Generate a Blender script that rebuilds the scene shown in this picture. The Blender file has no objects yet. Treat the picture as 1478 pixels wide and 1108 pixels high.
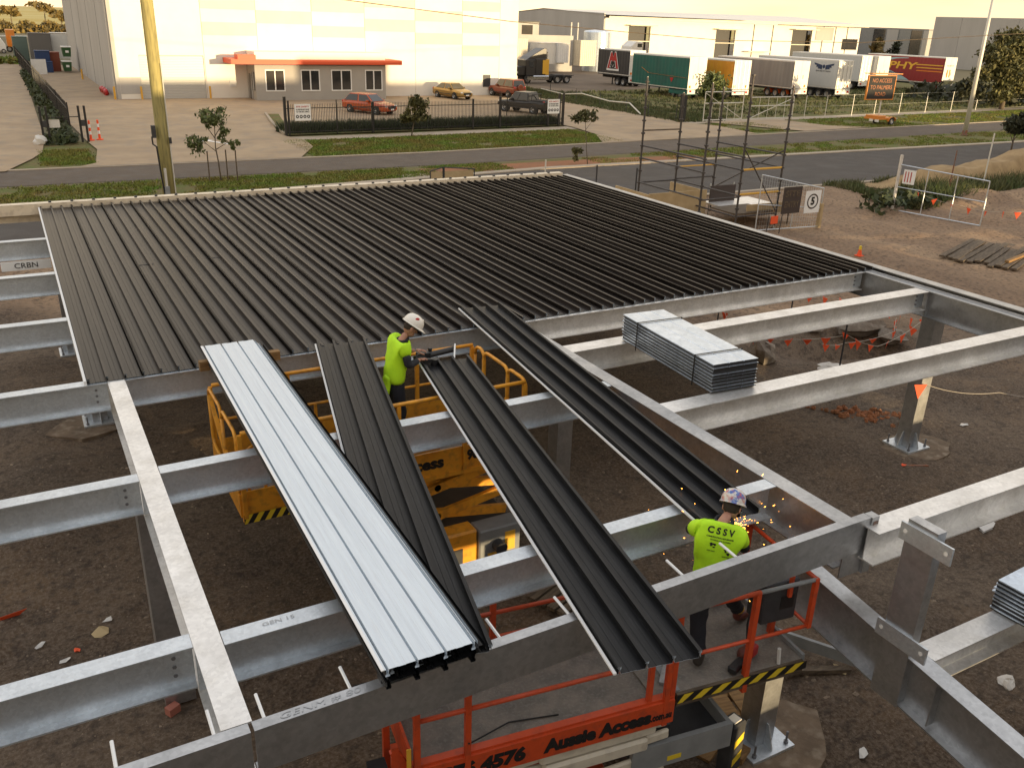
import bpy, bmesh, math, random
import numpy as np
from mathutils import Vector, Matrix, Euler
random.seed(7); rng = np.random.default_rng(11)
SC = bpy.context.scene
COL = SC.collection
PI = math.pi
RZ = 3.168                       # top of steel
# ------------------------------------------------------------------ camera, sky, sun
def make_camera():
    cd = bpy.data.cameras.new('camera'); co = bpy.data.objects.new('camera', cd); COL.objects.link(co)
    yaw, pit, rol = [math.radians(a) for a in (29.527, 22.41, 1.867)]
    f = Vector((math.sin(yaw)*math.cos(pit), math.cos(yaw)*math.cos(pit), -math.sin(pit)))
    r0 = Vector((math.cos(yaw), -math.sin(yaw), 0)); u0 = r0.cross(f)
    r = math.cos(rol)*r0 + math.sin(rol)*u0; u = -math.sin(rol)*r0 + math.cos(rol)*u0
    m = Matrix((r, u, -f)).transposed().to_4x4(); m.translation = Vector((0, 0, 7.568))
    co.matrix_world = m
    cd.sensor_width = 36; cd.lens = 30.98; cd.clip_start = .1; cd.clip_end = 6000
    SC.camera = co
make_camera()
SUN_EL = 3.1; SUN_AZ = 160.5      # degrees; azimuth clockwise from +Y: the sun stands behind the camera, a little to the right
w = bpy.data.worlds.new('World'); SC.world = w; w.use_nodes = True
def make_world():
    nt = w.node_tree; N = nt.nodes; L = nt.links; N.clear()
    out = N.new('ShaderNodeOutputWorld'); bg = N.new('ShaderNodeBackground'); L.new(bg.outputs[0], out.inputs[0])
    sky = N.new('ShaderNodeTexSky'); sky.sky_type = 'NISHITA'; sky.sun_disc = False
    sky.sun_elevation = math.radians(SUN_EL); sky.sun_rotation = math.radians(SUN_AZ)
    sky.air_density = 1.0; sky.dust_density = 1.5; sky.ozone_density = 1.5
    tc = N.new('ShaderNodeTexCoord'); sep = N.new('ShaderNodeSeparateXYZ'); L.new(tc.outputs['Generated'], sep.inputs[0])
    # thin high cloud: thick and cream near the horizon all round, thinning to pale blue overhead
    mp = N.new('ShaderNodeMapping'); mp.inputs['Scale'].default_value = (1.6, 1.6, 7); L.new(tc.outputs['Generated'], mp.inputs[0])
    no = N.new('ShaderNodeTexNoise'); no.inputs['Scale'].default_value = 2.2; no.inputs['Detail'].default_value = 5; L.new(mp.outputs[0], no.inputs[0])
    cr = N.new('ShaderNodeValToRGB'); L.new(sep.outputs['Z'], cr.inputs[0])
    e = cr.color_ramp.elements
    e[0].position = 0.0; e[0].color = (19.5, 14.4, 8.6, 1)
    e[1].position = 1.0; e[1].color = (10.7, 11.1, 12.0, 1)
    for p, c in ((.05, (17.5, 13.6, 8.8, 1)), (.16, (13.8, 10.6, 6.6, 1)), (.4, (10.9, 10.1, 9.1, 1))):
        k = e.new(p); k.color = c
    mul = N.new('ShaderNodeMixRGB'); mul.blend_type = 'MULTIPLY'; mul.inputs[0].default_value = .55
    nr = N.new('ShaderNodeValToRGB'); nr.color_ramp.elements[0].position = .3; nr.color_ramp.elements[0].color = (.55, .52, .55, 1)
    nr.color_ramp.elements[1].position = .7; nr.color_ramp.elements[1].color = (1.25, 1.25, 1.2, 1)
    L.new(no.outputs[0], nr.inputs[0]); L.new(cr.outputs[0], mul.inputs[1]); L.new(nr.outputs[0], mul.inputs[2])
    mx = N.new('ShaderNodeMixRGB'); mx.inputs[0].default_value = .68
    L.new(sky.outputs[0], mx.inputs[1]); L.new(mul.outputs[0], mx.inputs[2])
    L.new(mx.outputs[0], bg.inputs[0]); bg.inputs[1].default_value = .1
make_world()
def make_sun():
    sd = bpy.data.lights.new('sun', 'SUN'); so = bpy.data.objects.new('sun', sd); COL.objects.link(so)
    a = math.radians(SUN_AZ); el = math.radians(SUN_EL)
    to_sun = Vector((math.sin(a)*math.cos(el), math.cos(a)*math.cos(el), math.sin(el)))
    so.rotation_euler = to_sun.to_track_quat('Z', 'Y').to_euler(); so.location = (0, -30, 40)
    sd.energy = 5.0; sd.angle = math.radians(.53); sd.color = (1, .75, .42)
make_sun()
vs = SC.view_settings; vs.view_transform = 'Standard'; vs.look = 'None'; vs.gamma = 1; vs.use_curve_mapping = False
vs.exposure = 0.42
SC.cycles.max_bounces = 6; SC.cycles.diffuse_bounces = 3; SC.cycles.glossy_bounces = 3; SC.cycles.use_denoising = True
# ------------------------------------------------------------------ helpers
def lin(h):
    h = h.lstrip('#'); o = []
    for i in (0, 2, 4):
        c = int(h[i:i+2], 16)/255; o.append(c/12.92 if c <= .04045 else ((c+.055)/1.055)**2.4)
    return tuple(o)
M = {}
def mk(name, c1, c2=None, scale=6, rough=.6, metal=0, bump=0, bscale=40, detail=5, stretch=None, rough2=None,
       c3=None, scale3=40, f3=.3, emit=0, island=0, spec=.5, lo=.35, hi=.65, spangle=0):
    """principled material: c1/c2 mixed by noise, c3 a second finer layer, island = random tint per leaf or stone"""
    m = bpy.data.materials.new(name); m.use_nodes = True; nt = m.node_tree; N = nt.nodes; L = nt.links
    b = N['Principled BSDF']; b.inputs['Roughness'].default_value = rough; b.inputs['Metallic'].default_value = metal
    b.inputs['Specular IOR Level'].default_value = spec
    c1 = lin(c1) if isinstance(c1, str) else c1; c2 = lin(c2) if isinstance(c2, str) else c2
    b.inputs['Base Color'].default_value = (*c1, 1)
    tc = N.new('ShaderNodeTexCoord'); src = tc.outputs['Object']
    if stretch:
        mp = N.new('ShaderNodeMapping'); mp.inputs['Scale'].default_value = stretch; L.new(src, mp.inputs[0]); src = mp.outputs[0]
    col = None
    if c2 is not None:
        no = N.new('ShaderNodeTexNoise'); no.inputs['Scale'].default_value = scale; no.inputs['Detail'].default_value = detail
        no.inputs['Roughness'].default_value = .62; L.new(src, no.inputs[0])
        r = N.new('ShaderNodeValToRGB'); r.color_ramp.elements[0].position = lo; r.color_ramp.elements[1].position = hi
        r.color_ramp.elements[0].color = (*c1, 1); r.color_ramp.elements[1].color = (*c2, 1); L.new(no.outputs[0], r.inputs[0]); col = r.outputs[0]
        if rough2 is not None:
            mr = N.new('ShaderNodeMapRange'); mr.inputs[1].default_value = lo; mr.inputs[2].default_value = hi
            mr.inputs[3].default_value = rough; mr.inputs[4].default_value = rough2; L.new(no.outputs[0], mr.inputs[0]); L.new(mr.outputs[0], b.inputs['Roughness'])
    if c3 is not None:
        c3 = lin(c3) if isinstance(c3, str) else c3
        n3 = N.new('ShaderNodeTexNoise'); n3.inputs['Scale'].default_value = scale3; n3.inputs['Detail'].default_value = 4; L.new(src, n3.inputs[0])
        r3 = N.new('ShaderNodeValToRGB'); r3.color_ramp.elements[0].position = .5; r3.color_ramp.elements[1].position = .68
        r3.color_ramp.elements[0].color = (0, 0, 0, 1); r3.color_ramp.elements[1].color = (f3, f3, f3, 1); L.new(n3.outputs[0], r3.inputs[0])
        mx = N.new('ShaderNodeMixRGB'); L.new(r3.outputs[0], mx.inputs[0]); mx.inputs[2].default_value = (*c3, 1)
        if col: L.new(col, mx.inputs[1])
        else: mx.inputs[1].default_value = (*c1, 1)
        col = mx.outputs[0]
    if island:
        g = N.new('ShaderNodeNewGeometry'); mr = N.new('ShaderNodeMapRange')
        mr.inputs[3].default_value = 1-island; mr.inputs[4].default_value = 1+island; L.new(g.outputs['Random Per Island'], mr.inputs[0])
        mm = N.new('ShaderNodeVectorMath'); mm.operation = 'SCALE'
        if col: L.new(col, mm.inputs[0])
        else: mm.inputs[0].default_value = c1
        L.new(mr.outputs[0], mm.inputs['Scale']); col = mm.outputs[0]
    if col: L.new(col, b.inputs['Base Color'])
    if spangle and col:
        vo = N.new('ShaderNodeTexVoronoi'); vo.inputs['Scale'].default_value = spangle; L.new(tc.outputs['Object'], vo.inputs[0])
        sx = N.new('ShaderNodeSeparateColor'); L.new(vo.outputs['Color'], sx.inputs[0])
        n5 = N.new('ShaderNodeTexNoise'); n5.inputs['Scale'].default_value = 1.3; n5.inputs['Detail'].default_value = 7; n5.inputs['Roughness'].default_value = .7; L.new(tc.outputs['Object'], n5.inputs[0])
        mr = N.new('ShaderNodeMapRange'); mr.inputs[3].default_value = .92; mr.inputs[4].default_value = 1.06; L.new(sx.outputs[0], mr.inputs[0])
        m5 = N.new('ShaderNodeMapRange'); m5.inputs[1].default_value = .3; m5.inputs[2].default_value = .7; m5.inputs[3].default_value = .84; m5.inputs[4].default_value = 1.08; L.new(n5.outputs[0], m5.inputs[0])
        pr = N.new('ShaderNodeMath'); pr.operation = 'MULTIPLY'; L.new(mr.outputs[0], pr.inputs[0]); L.new(m5.outputs[0], pr.inputs[1])
        mm = N.new('ShaderNodeVectorMath'); mm.operation = 'SCALE'; L.new(col, mm.inputs[0]); L.new(pr.outputs[0], mm.inputs['Scale']); L.new(mm.outputs[0], b.inputs['Base Color'])
    if bump:
        nb = N.new('ShaderNodeTexNoise'); nb.inputs['Scale'].default_value = bscale; nb.inputs['Detail'].default_value = 6; L.new(src, nb.inputs[0])
        bp = N.new('ShaderNodeBump'); bp.inputs['Strength'].default_value = min(1, bump); bp.inputs['Distance'].default_value = .02*max(1, bump)
        L.new(nb.outputs[0], bp.inputs['Height']); L.new(bp.outputs[0], b.inputs['Normal'])
    if emit:
        b.inputs['Emission Color'].default_value = (*c1, 1); b.inputs['Emission Strength'].default_value = emit
    M[name] = m
    return m
class MB:
    """collects shapes in world coordinates; build() links them as ONE mesh object (made local to its parent)"""
    def __init__(s): s.v = []; s.f = []; s.m = []; s.cur = 0
    def mat(s, i): s.cur = i; return s
    def add(s, vs, fs):
        o = len(s.v); s.v += [tuple(p) for p in vs]; s.f += [tuple(i+o for i in f) for f in fs]; s.m += [s.cur]*len(fs); return s
    def box(s, x0, x1, y0, y1, z0, z1, R=None, c=None):
        vs = [(x, y, z) for x in (x0, x1) for y in (y0, y1) for z in (z0, z1)]
        if R is not None: vs = [tuple(R @ Vector(p) + (c or Vector())) for p in vs]
        return s.add(vs, [(0, 1, 3, 2), (4, 6, 7, 5), (0, 4, 5, 1), (2, 3, 7, 6), (0, 2, 6, 4), (1, 5, 7, 3)])
    def bar(s, p0, p1, wd, hd, up=(0, 0, 1)):
        p0 = Vector(p0); p1 = Vector(p1); d = (p1-p0); l = d.length; d.normalize()
        u = Vector(up); sd = d.cross(u)
        if sd.length < 1e-4: sd = d.cross(Vector((1, 0, 0)))
        sd.normalize(); u = sd.cross(d)
        R = Matrix((d, sd, u)).transposed()
        return s.box(0, l, -wd/2, wd/2, -hd/2, hd/2, R, p0)
    def cyl(s, p0, p1, r0, r1=None, n=8, cap=True):
        r1 = r0 if r1 is None else r1
        p0 = Vector(p0); p1 = Vector(p1); d = (p1-p0).normalized()
        a = d.orthogonal().normalized(); b = d.cross(a)
        vs = []
        for p, r in ((p0, r0), (p1, r1)):
            for i in range(n):
                t = 2*PI*i/n; vs.append(p + r*(math.cos(t)*a + math.sin(t)*b))
        fs = [(i, (i+1) % n, n+(i+1) % n, n+i) for i in range(n)]
        if cap: fs += [tuple(range(n))[::-1], tuple(range(n, 2*n))]
        return s.add(vs, fs)
    def tube(s, pts, r, n=6):
        pts = [Vector(p) for p in pts]; k = len(pts); vs = []; prev = None
        for i, p in enumerate(pts):
            d = (pts[min(i+1, k-1)]-pts[max(i-1, 0)]).normalized()
            a = d.orthogonal().normalized() if prev is None else (prev - d*prev.dot(d)).normalized()
            prev = a; b = d.cross(a); rr = r[i] if isinstance(r, (list, tuple)) else r
            for j in range(n):
                t = 2*PI*j/n; vs.append(p + rr*(math.cos(t)*a+math.sin(t)*b))
        fs = [(i*n+j, i*n+(j+1) % n, (i+1)*n+(j+1) % n, (i+1)*n+j) for i in range(k-1) for j in range(n)]
        fs += [tuple(range(n))[::-1], tuple(range((k-1)*n, k*n))]
        return s.add(vs, fs)
    def prism(s, poly, o, ax, ay, az, h):
        """2-D polygon (ax, ay axes at o) extruded by h along az"""
        o = Vector(o); ax = Vector(ax); ay = Vector(ay); az = Vector(az); n = len(poly)
        vs = [o+ax*p[0]+ay*p[1] for p in poly] + [o+ax*p[0]+ay*p[1]+az*h for p in poly]
        fs = [tuple(range(n))[::-1], tuple(range(n, 2*n))] + [(i, (i+1) % n, n+(i+1) % n, n+i) for i in range(n)]
        return s.add(vs, fs)
    def lathe(s, prof, o, ax=(0, 0, 1), n=14):
        o = Vector(o); d = Vector(ax).normalized(); a = d.orthogonal().normalized(); b = d.cross(a); k = len(prof)
        vs = [o + d*z + r*(math.cos(2*PI*j/n)*a+math.sin(2*PI*j/n)*b) for r, z in prof for j in range(n)]
        fs = [(i*n+j, i*n+(j+1) % n, (i+1)*n+(j+1) % n, (i+1)*n+j) for i in range(k-1) for j in range(n)]
        return s.add(vs, fs)
    def ell(s, c, r, R=None, n=10, k=7, jit=0):
        c = Vector(c); vs = []; 
        for i in range(k+1):
            ph = PI*i/k
            for j in range(n):
                th = 2*PI*j/n; q = 1+jit*random.uniform(-1, 1)
                p = Vector((r[0]*math.sin(ph)*math.cos(th)*q, r[1]*math.sin(ph)*math.sin(th)*q, r[2]*math.cos(ph)*q))
                vs.append(c + (R @ p if R is not None else p))
        fs = [(i*n+j, (i+1)*n+j, (i+1)*n+(j+1) % n, i*n+(j+1) % n) for i in range(k) for j in range(n)]
        return s.add(vs, fs)
    def quad(s, a, b, c, d): return s.add([a, b, c, d], [(0, 1, 2, 3)])
    def build(s, name, mats, parent=None, smooth=False, world=True, recalc=True, bevel=0):
        me = bpy.data.meshes.new(name); vs = s.v
        if parent is not None and world:
            inv = WM[parent.name].inverted(); vs = [tuple(inv @ Vector(p)) for p in vs]
        me.from_pydata(vs, [], s.f)
        if not isinstance(mats, (list, tuple)): mats = [mats]
        for m in mats: me.materials.append(M[m] if isinstance(m, str) else m)
        me.polygons.foreach_set('material_index', s.m)
        if recalc and len(s.f) < 30000:
            bm = bmesh.new(); bm.from_mesh(me); bmesh.ops.recalc_face_normals(bm, faces=bm.faces)
            if bevel: bmesh.ops.bevel(bm, geom=[e for e in bm.edges if e.calc_face_angle(0) > .6], offset=bevel, segments=1, affect='EDGES')
            bm.to_mesh(me); bm.free()
        if smooth: me.polygons.foreach_set('use_smooth', [True]*len(me.polygons))
        me.update()
        return link(name, me, parent)
WM = {}
def link(name, me, parent=None, loc=None):
    o = bpy.data.objects.new(name, me); COL.objects.link(o)
    if parent is not None: o.parent = parent; WM[o.name] = WM[parent.name].copy()
    else: WM[o.name] = Matrix()
    if loc is not None: o.location = loc; WM[o.name] = WM[o.name] @ Matrix.Translation(loc)
    return o
def tag(o, label=None, cat=None, group=None, kind=None):
    if label: o['label'] = label
    if cat: o['category'] = cat
    if group: o['group'] = group
    if kind: o['kind'] = kind
    return o
def thing(name, label, cat, loc=(0, 0, 0), rz=0, group=None):
    o = bpy.data.objects.new(name, None); COL.objects.link(o); o.location = loc; o.rotation_euler = (0, 0, rz)
    o.empty_display_size = .2
    WM[o.name] = Matrix.Translation(loc) @ Matrix.Rotation(rz, 4, 'Z')
    return tag(o, label, cat, group)
def kids(o): return [c for c in COL.objects if c.parent == o]
def copy_tree(o, loc=None, rz=None, parent=None):
    ch = kids(o); c = o.copy(); COL.objects.link(c)
    if parent is not None: c.parent = parent
    if loc is not None: c.location = loc
    if rz is not None: c.rotation_euler = (0, 0, rz)
    for k in ch: copy_tree(k, parent=c)
    return c
def share(name, me, parent, loc, rot=None):
    """another object on a mesh that alike pieces share"""
    o = bpy.data.objects.new(name, me); COL.objects.link(o); o.location = loc
    if rot is not None: o.rotation_euler = rot
    if parent is not None: o.parent = parent
    return o
def text_mesh(body, size, mat, parent, origin, right, up, name='lettering', bold=0, shear=0, width=None, align='CENTER', depth=.003):
    """flat lettering as geometry: origin is the middle of the line, in world coordinates"""
    cu = bpy.data.curves.new('t', 'FONT'); cu.body = body; cu.size = size; cu.extrude = depth; cu.offset = bold; cu.shear = shear
    cu.align_x = align; cu.align_y = 'CENTER'; cu.resolution_u = 3; cu.space_line = .95
    to = bpy.data.objects.new('t', cu); COL.objects.link(to)
    dg = bpy.context.evaluated_depsgraph_get(); me = bpy.data.meshes.new_from_object(to.evaluated_get(dg))
    bpy.data.objects.remove(to); bpy.data.curves.remove(cu)
    r = Vector(right).normalized(); u = Vector(up).normalized(); n = r.cross(u)
    T = Matrix((r, u, n)).transposed().to_4x4(); T.translation = Vector(origin)
    if width:
        xs = [v.co.x for v in me.vertices]; k = width/(max(xs)-min(xs)); T = T @ Matrix.Diagonal((k, 1, 1, 1))
    if parent is not None: T = WM[parent.name].inverted() @ T
    me.transform(T); me.materials.clear(); me.materials.append(M[mat])
    for p in me.polygons: p.material_index = 0
    return link(name, me, parent)
def skin(verts, edges, radii, sub=2):
    """skeleton grown to a continuous surface with Skin + Subdivision; returns (verts, faces)"""
    me = bpy.data.meshes.new('s'); me.from_pydata([tuple(v) for v in verts], edges, [])
    o = bpy.data.objects.new('s', me); COL.objects.link(o)
    sm = o.modifiers.new('Skin', 'SKIN'); sm.use_smooth_shade = True
    for i, d in enumerate(me.skin_vertices[0].data):
        r = radii[i]; d.radius = r if isinstance(r, tuple) else (r, r); d.use_root = (i == 0)
    ss = o.modifiers.new('Sub', 'SUBSURF'); ss.levels = sub; ss.render_levels = sub
    dg = bpy.context.evaluated_depsgraph_get(); em = bpy.data.meshes.new_from_object(o.evaluated_get(dg))
    r = ([tuple(v.co) for v in em.vertices], [tuple(p.vertices) for p in em.polygons])
    bpy.data.objects.remove(o); bpy.data.meshes.remove(me); bpy.data.meshes.remove(em)
    return r
def cards(name, mats, P, size, parent=None, up=None, tri=False, flat=0, aspect=1.7, kind=None, seed=1):
    """many leaf-sized faces at points P, randomly turned"""
    r = np.random.default_rng(seed); P = np.asarray(P, float); n = len(P)
    a = r.normal(size=(n, 3)); 
    if flat: a[:, 2] *= flat
    a /= np.linalg.norm(a, axis=1)[:, None]
    b = r.normal(size=(n, 3)); b -= (b*a).sum(1)[:, None]*a; b /= np.linalg.norm(b, axis=1)[:, None]
    if up is not None: a = a*(1-up) + np.array([0, 0, -up]); a /= np.linalg.norm(a, axis=1)[:, None]; b -= (b*a).sum(1)[:, None]*a; b /= np.linalg.norm(b, axis=1)[:, None]
    s = size*r.uniform(.6, 1.35, n)[:, None]; L_ = a*s*aspect; W_ = b*s*.5
    V = np.stack([P-L_*.5, P+W_, P+L_*.5, P-W_], 1).reshape(-1, 3)
    if parent is not None:
        inv = np.array(WM[parent.name].inverted()); V = V@inv[:3, :3].T + inv[:3, 3]
    me = bpy.data.meshes.new(name); me.vertices.add(4*n); me.vertices.foreach_set('co', V.ravel())
    me.loops.add(4*n); me.loops.foreach_set('vertex_index', np.arange(4*n, dtype=np.int32)); me.polygons.add(n)
    me.polygons.foreach_set('loop_start', np.arange(0, 4*n, 4, dtype=np.int32))
    me.update(calc_edges=True); me.materials.append(M[mats])
    o = link(name, me, parent)
    if kind: o['kind'] = kind
    return o
# ------------------------------------------------------------------ materials
mk('galv', (.71, .76, .80), (.59, .635, .675), 5, rough=.38, metal=.8, spangle=38, c3=(.72, .74, .76), scale3=60, f3=.5, bump=.12, bscale=30, rough2=.52, lo=.3, hi=.75)
mk('galv_smooth', (.54, .55, .56), (.42, .43, .44), 3, rough=.34, metal=.9, spangle=30, c3=(.3, .31, .32), scale3=9, f3=.35, rough2=.5, lo=.3, hi=.75)
mk('galv_pale', (.90, .89, .865), (.78, .765, .735), 2.4, rough=.40, metal=.65, spangle=34, c3=(.5, .47, .4), scale3=5, f3=.25)
mk('galv_skyglow', (.80, .70, .54), (.70, .60, .45), 3, rough=.5, metal=.2, c3=(.4, .33, .25), scale3=6, f3=.4)  # warm sky reflection put into the zinc colour
mk('pad_dusty', (.19, .135, .088), (.12, .085, .055), 2.5, rough=.95, c3=(.33, .27, .2), scale3=6, f3=.5, bump=.4, bscale=25)
mk('zinc_bright', (.78, .87, .98), (.64, .73, .84), 6, rough=.3, metal=.75, spangle=25)
mk('rust', '8a4a22', '6d6a64', 9, rough=.8)
mk('bolt_steel', (.22, .22, .23), rough=.5, metal=.7)
mk('sheet_dark', (.022, .017, .0145), (.015, .012, .0105), 1.5, rough=.36, c3=(.055, .041, .033), scale3=2.2, f3=.35, spec=.26, stretch=(3, .25, 3))
mk('sheet_loose', (.0095, .0098, .0108), (.0065, .0068, .0076), 2, rough=.42, c3=(.05, .052, .056), scale3=14, f3=.3, spec=.22, stretch=(9, .2, 3))
mk('sheet_white', (.70, .77, .82), (.62, .685, .74), 3, rough=.33, metal=.15, c3=(.55, .57, .59), scale3=14, f3=.3, stretch=(9, .25, 3))
mk('lip_white', (.80, .80, .78), rough=.45)
mk('black_paint', (.016, .016, .017), rough=.45)
mk('black_rubber', (.02, .02, .02), (.035, .033, .03), 12, rough=.85)
mk('strap', (.01, .01, .01), rough=.5)
mk('timber', '9c7a4c', '7a5a34', 3, rough=.8, stretch=(1, 9, 9), c3='5a4128', scale3=4, f3=.5)
mk('timber_grey', '6d5f4d', '4a3e31', 3, rough=.85, stretch=(1, 7, 7), c3='2f261d', scale3=4, f3=.5)
mk('yellow_paint', (.80, .36, .028), (.70, .29, .022), 4, rough=.42, c3=(.18, .10, .03), scale3=9, f3=.45)
mk('orange_paint', (.62, .078, .018), (.54, .066, .016), 4, rough=.42, c3=(.2, .05, .03), scale3=9, f3=.4)
mk('beige_paint', (.66, .60, .48), (.58, .53, .43), 3, rough=.5, c3=(.3, .25, .2), scale3=7, f3=.4)
mk('grey_paint', (.26, .27, .27), (.20, .21, .21), 4, rough=.5)
mk('dark_grey', (.045, .047, .05), (.03, .03, .033), 5, rough=.55)
mk('deck_grey', (.22, .19, .155), (.135, .122, .105), 5, rough=.65, metal=0, c3=(.26, .24, .21), scale3=30, f3=.5, bump=.4, bscale=60)
mk('letter_black', (.012, .012, .012), rough=.5)
mk('letter_red', (.45, .02, .02), rough=.5)
mk('white_paint', (.78, .78, .76), (.70, .70, .68), 2, rough=.5)
mk('panel_white', (.80, .77, .70), (.75, .72, .65), .5, rough=.7)
mk('panel_cream', (.70, .655, .52), (.66, .615, .48), .5, rough=.7)
mk('panel_grey', (.44, .43, .41), (.39, .38, .36), .4, rough=.75, stretch=(1, 1, .2))
mk('office_grey', (.36, .34, .31), (.33, .31, .28), .6, rough=.7)
mk('band_red', (.62, .075, .02), rough=.5)
mk('door_slat', (.48, .48, .46), rough=.45, metal=.2)
mk('glass_dark', (.02, .022, .024), (.05, .045, .04), .5, rough=.08, spec=.8)
mk('glass_car', (.012, .014, .016), rough=.06, spec=.9)
mk('concrete', (.40, .295, .185), (.31, .225, .14), .35, rough=.85, c3=(.22, .19, .155), scale3=.9, f3=.5, bump=.15, bscale=20)
mk('concrete_path', (.42, .345, .25), (.34, .275, .2), .8, rough=.85, c3=(.24, .21, .17), scale3=3, f3=.4)
mk('kerb', (.42, .35, .26), (.34, .28, .21), 1, rough=.85)
mk('asphalt', (.112, .084, .060), (.086, .065, .047), .6, rough=.85, c3=(.12, .11, .10), scale3=1.6, f3=.4, bump=.3, bscale=60)
mk('asphalt_dark', (.058, .048, .041), (.043, .036, .031), .5, rough=.8, c3=(.085, .08, .075), scale3=.8, f3=.4, bump=.3, bscale=60)
mk('yard_dirt', (.17, .125, .085), (.12, .088, .06), .25, rough=.95)
mk('soil_red', (.30, .115, .045), (.22, .10, .05), .6, rough=.95, c3=(.16, .10, .05), scale3=3, f3=.5)
mk('grass_base', (.095, .125, .018), (.17, .11, .042), .8, rough=.95, c3=(.045, .055, .012), scale3=9, f3=.8, bump=.8, bscale=14)
mk('grass_blade', (.12, .20, .018), (.20, .155, .035), .5, rough=.8, island=.4)
mk('weed_blade', (.055, .085, .02), (.11, .10, .04), .7, rough=.8, island=.4)
mk('dark_plant', (.030, .048, .014), (.05, .06, .02), 1, rough=.7, island=.4)
mk('far_field', (.42, .30, .05), (.50, .42, .16), .01, rough=.95)
mk('far_land', (.16, .13, .07), (.11, .10, .05), .01, rough=.95)
mk('leaf_olive', (.135, .12, .036), (.06, .066, .022), .8, rough=.7, island=.45)
mk('leaf_green', (.14, .165, .05), (.08, .105, .032), 1, rough=.65, island=.4)
mk('leaf_dark', (.03, .036, .016), (.045, .045, .02), 1, rough=.7, island=.4)
mk('leaf_gold', (.20, .13, .03), (.10, .085, .03), .7, rough=.7, island=.4)
mk('bark', (.20, .16, .12), (.10, .08, .06), 4, rough=.9, stretch=(3, 3, .6))
mk('pole_timber', (.40, .34, .13), (.28, .25, .10), 2, rough=.85, stretch=(6, 6, .5), c3=(.10, .09, .05), scale3=3, f3=.5)
mk('pale_pole', (.62, .60, .54), rough=.5, metal=.2)
mk('stone', (.26, .20, .14), (.13, .098, .07), 3, rough=.95, island=.3)
mk('rock', (.26, .22, .175), (.15, .12, .09), 4, rough=.95, bump=.6, bscale=14)
mk('sand', (.36, .25, .125), (.26, .175, .085), 1.5, rough=.95, bump=.4, bscale=10)
mk('rubble_white', (.62, .58, .52), rough=.9)
mk('paper', (.62, .60, .56), rough=.8)
mk('litter_tan', (.45, .34, .18), rough=.8)
mk('brick_red', (.36, .13, .09), rough=.85)
mk('flag_orange', (.85, .10, .025), rough=.6)
mk('cap_yellow', (.75, .55, .03), rough=.5)
mk('cord', (.45, .40, .33), rough=.8)
mk('cable_black', (.012, .012, .012), rough=.6)
mk('hi_vis', (.52, .88, .012), (.44, .78, .012), 6, rough=.75, bump=.5, bscale=9, emit=0)
mk('navy', (.010, .012, .018), (.018, .019, .026), 7, rough=.85, bump=.5, bscale=12)
mk('skin', (.42, .215, .145), (.36, .17, .11), 9, rough=.55)
mk('hair', (.03, .02, .014), rough=.8)
mk('helmet_white', (.80, .76, .68), rough=.35)
mk('helmet_blue', (.05, .13, .42), (.62, .60, .55), 14, rough=.3, c3=(.5, .08, .05), scale3=19, f3=.9, lo=.42, hi=.5)
mk('boot', (.035, .028, .022), rough=.6)
mk('boot_red', (.16, .035, .022), (.10, .03, .02), 8, rough=.5)
mk('sock_yellow', (.70, .42, .03), rough=.8)
mk('leather', (.22, .09, .045), rough=.6)
mk('tool_red', (.42, .02, .02), rough=.4)
mk('spark', (1.0, .36, .05), emit=11, rough=.5)
mk('chrome', (.75, .75, .76), rough=.15, metal=1)
mk('rim', (.50, .50, .50), rough=.35, metal=.7)
mk('car_red', (.44, .075, .014), rough=.25, spec=.7)
mk('car_maroon', (.20, .045, .018), rough=.28, spec=.7)
mk('car_bronze', (.34, .22, .07), rough=.28, metal=.4)
mk('car_black', (.018, .017, .016), rough=.28, spec=.7)
mk('car_dark', (.03, .028, .028), rough=.3, spec=.7)
mk('lamp_red', (.5, .015, .01), rough=.25)
mk('lamp_amber', (.75, .22, .02), rough=.3)
mk('lamp_clear', (.75, .74, .70), rough=.15)
mk('trailer_white', (.78, .76, .71), (.70, .68, .63), .8, rough=.45)
mk('curtain_black', (.03, .03, .035), (.045, .044, .046), 1, rough=.5)
mk('curtain_green', (.012, .13, .105), (.02, .10, .085), .8, rough=.5)
mk('curtain_yellow', (.68, .30, .02), (.60, .24, .02), 1, rough=.5)
mk('curtain_grey', (.27, .265, .255), (.22, .215, .21), .6, rough=.55, stretch=(1, 2, .3))
mk('curtain_pale', (.55, .56, .56), rough=.5)
mk('curtain_red', (.26, .018, .022), rough=.45)
mk('wing_blue', (.02, .04, .10), rough=.5)
mk('gold', (.75, .42, .04), rough=.5)
mk('sky_blue', (.34, .50, .55), rough=.5)
mk('sign_orange', (.62, .22, .03), rough=.5)
mk('led_amber', (.36, .11, .03), emit=.05, rough=.5)
mk('sign_white', (.80, .80, .78), rough=.5)
mk('sign_back', (.05, .035, .03), rough=.7)
mk('bin_green', (.035, .10, .035), rough=.6)
mk('box_blue', (.02, .05, .14), rough=.6)
mk('box_red', (.24, .06, .03), rough=.6)
mk('box_grey', (.16, .15, .14), rough=.6)
mk('box_teal', (.12, .17, .15), rough=.6)
mk('ply', (.48, .36, .20), (.40, .29, .15), 2, rough=.75)
mk('scaf_steel', (.06, .055, .055), (.10, .09, .085), 8, rough=.5, metal=.5)
mk('scaf_yellow', (.66, .36, .04), rough=.5)
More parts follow.
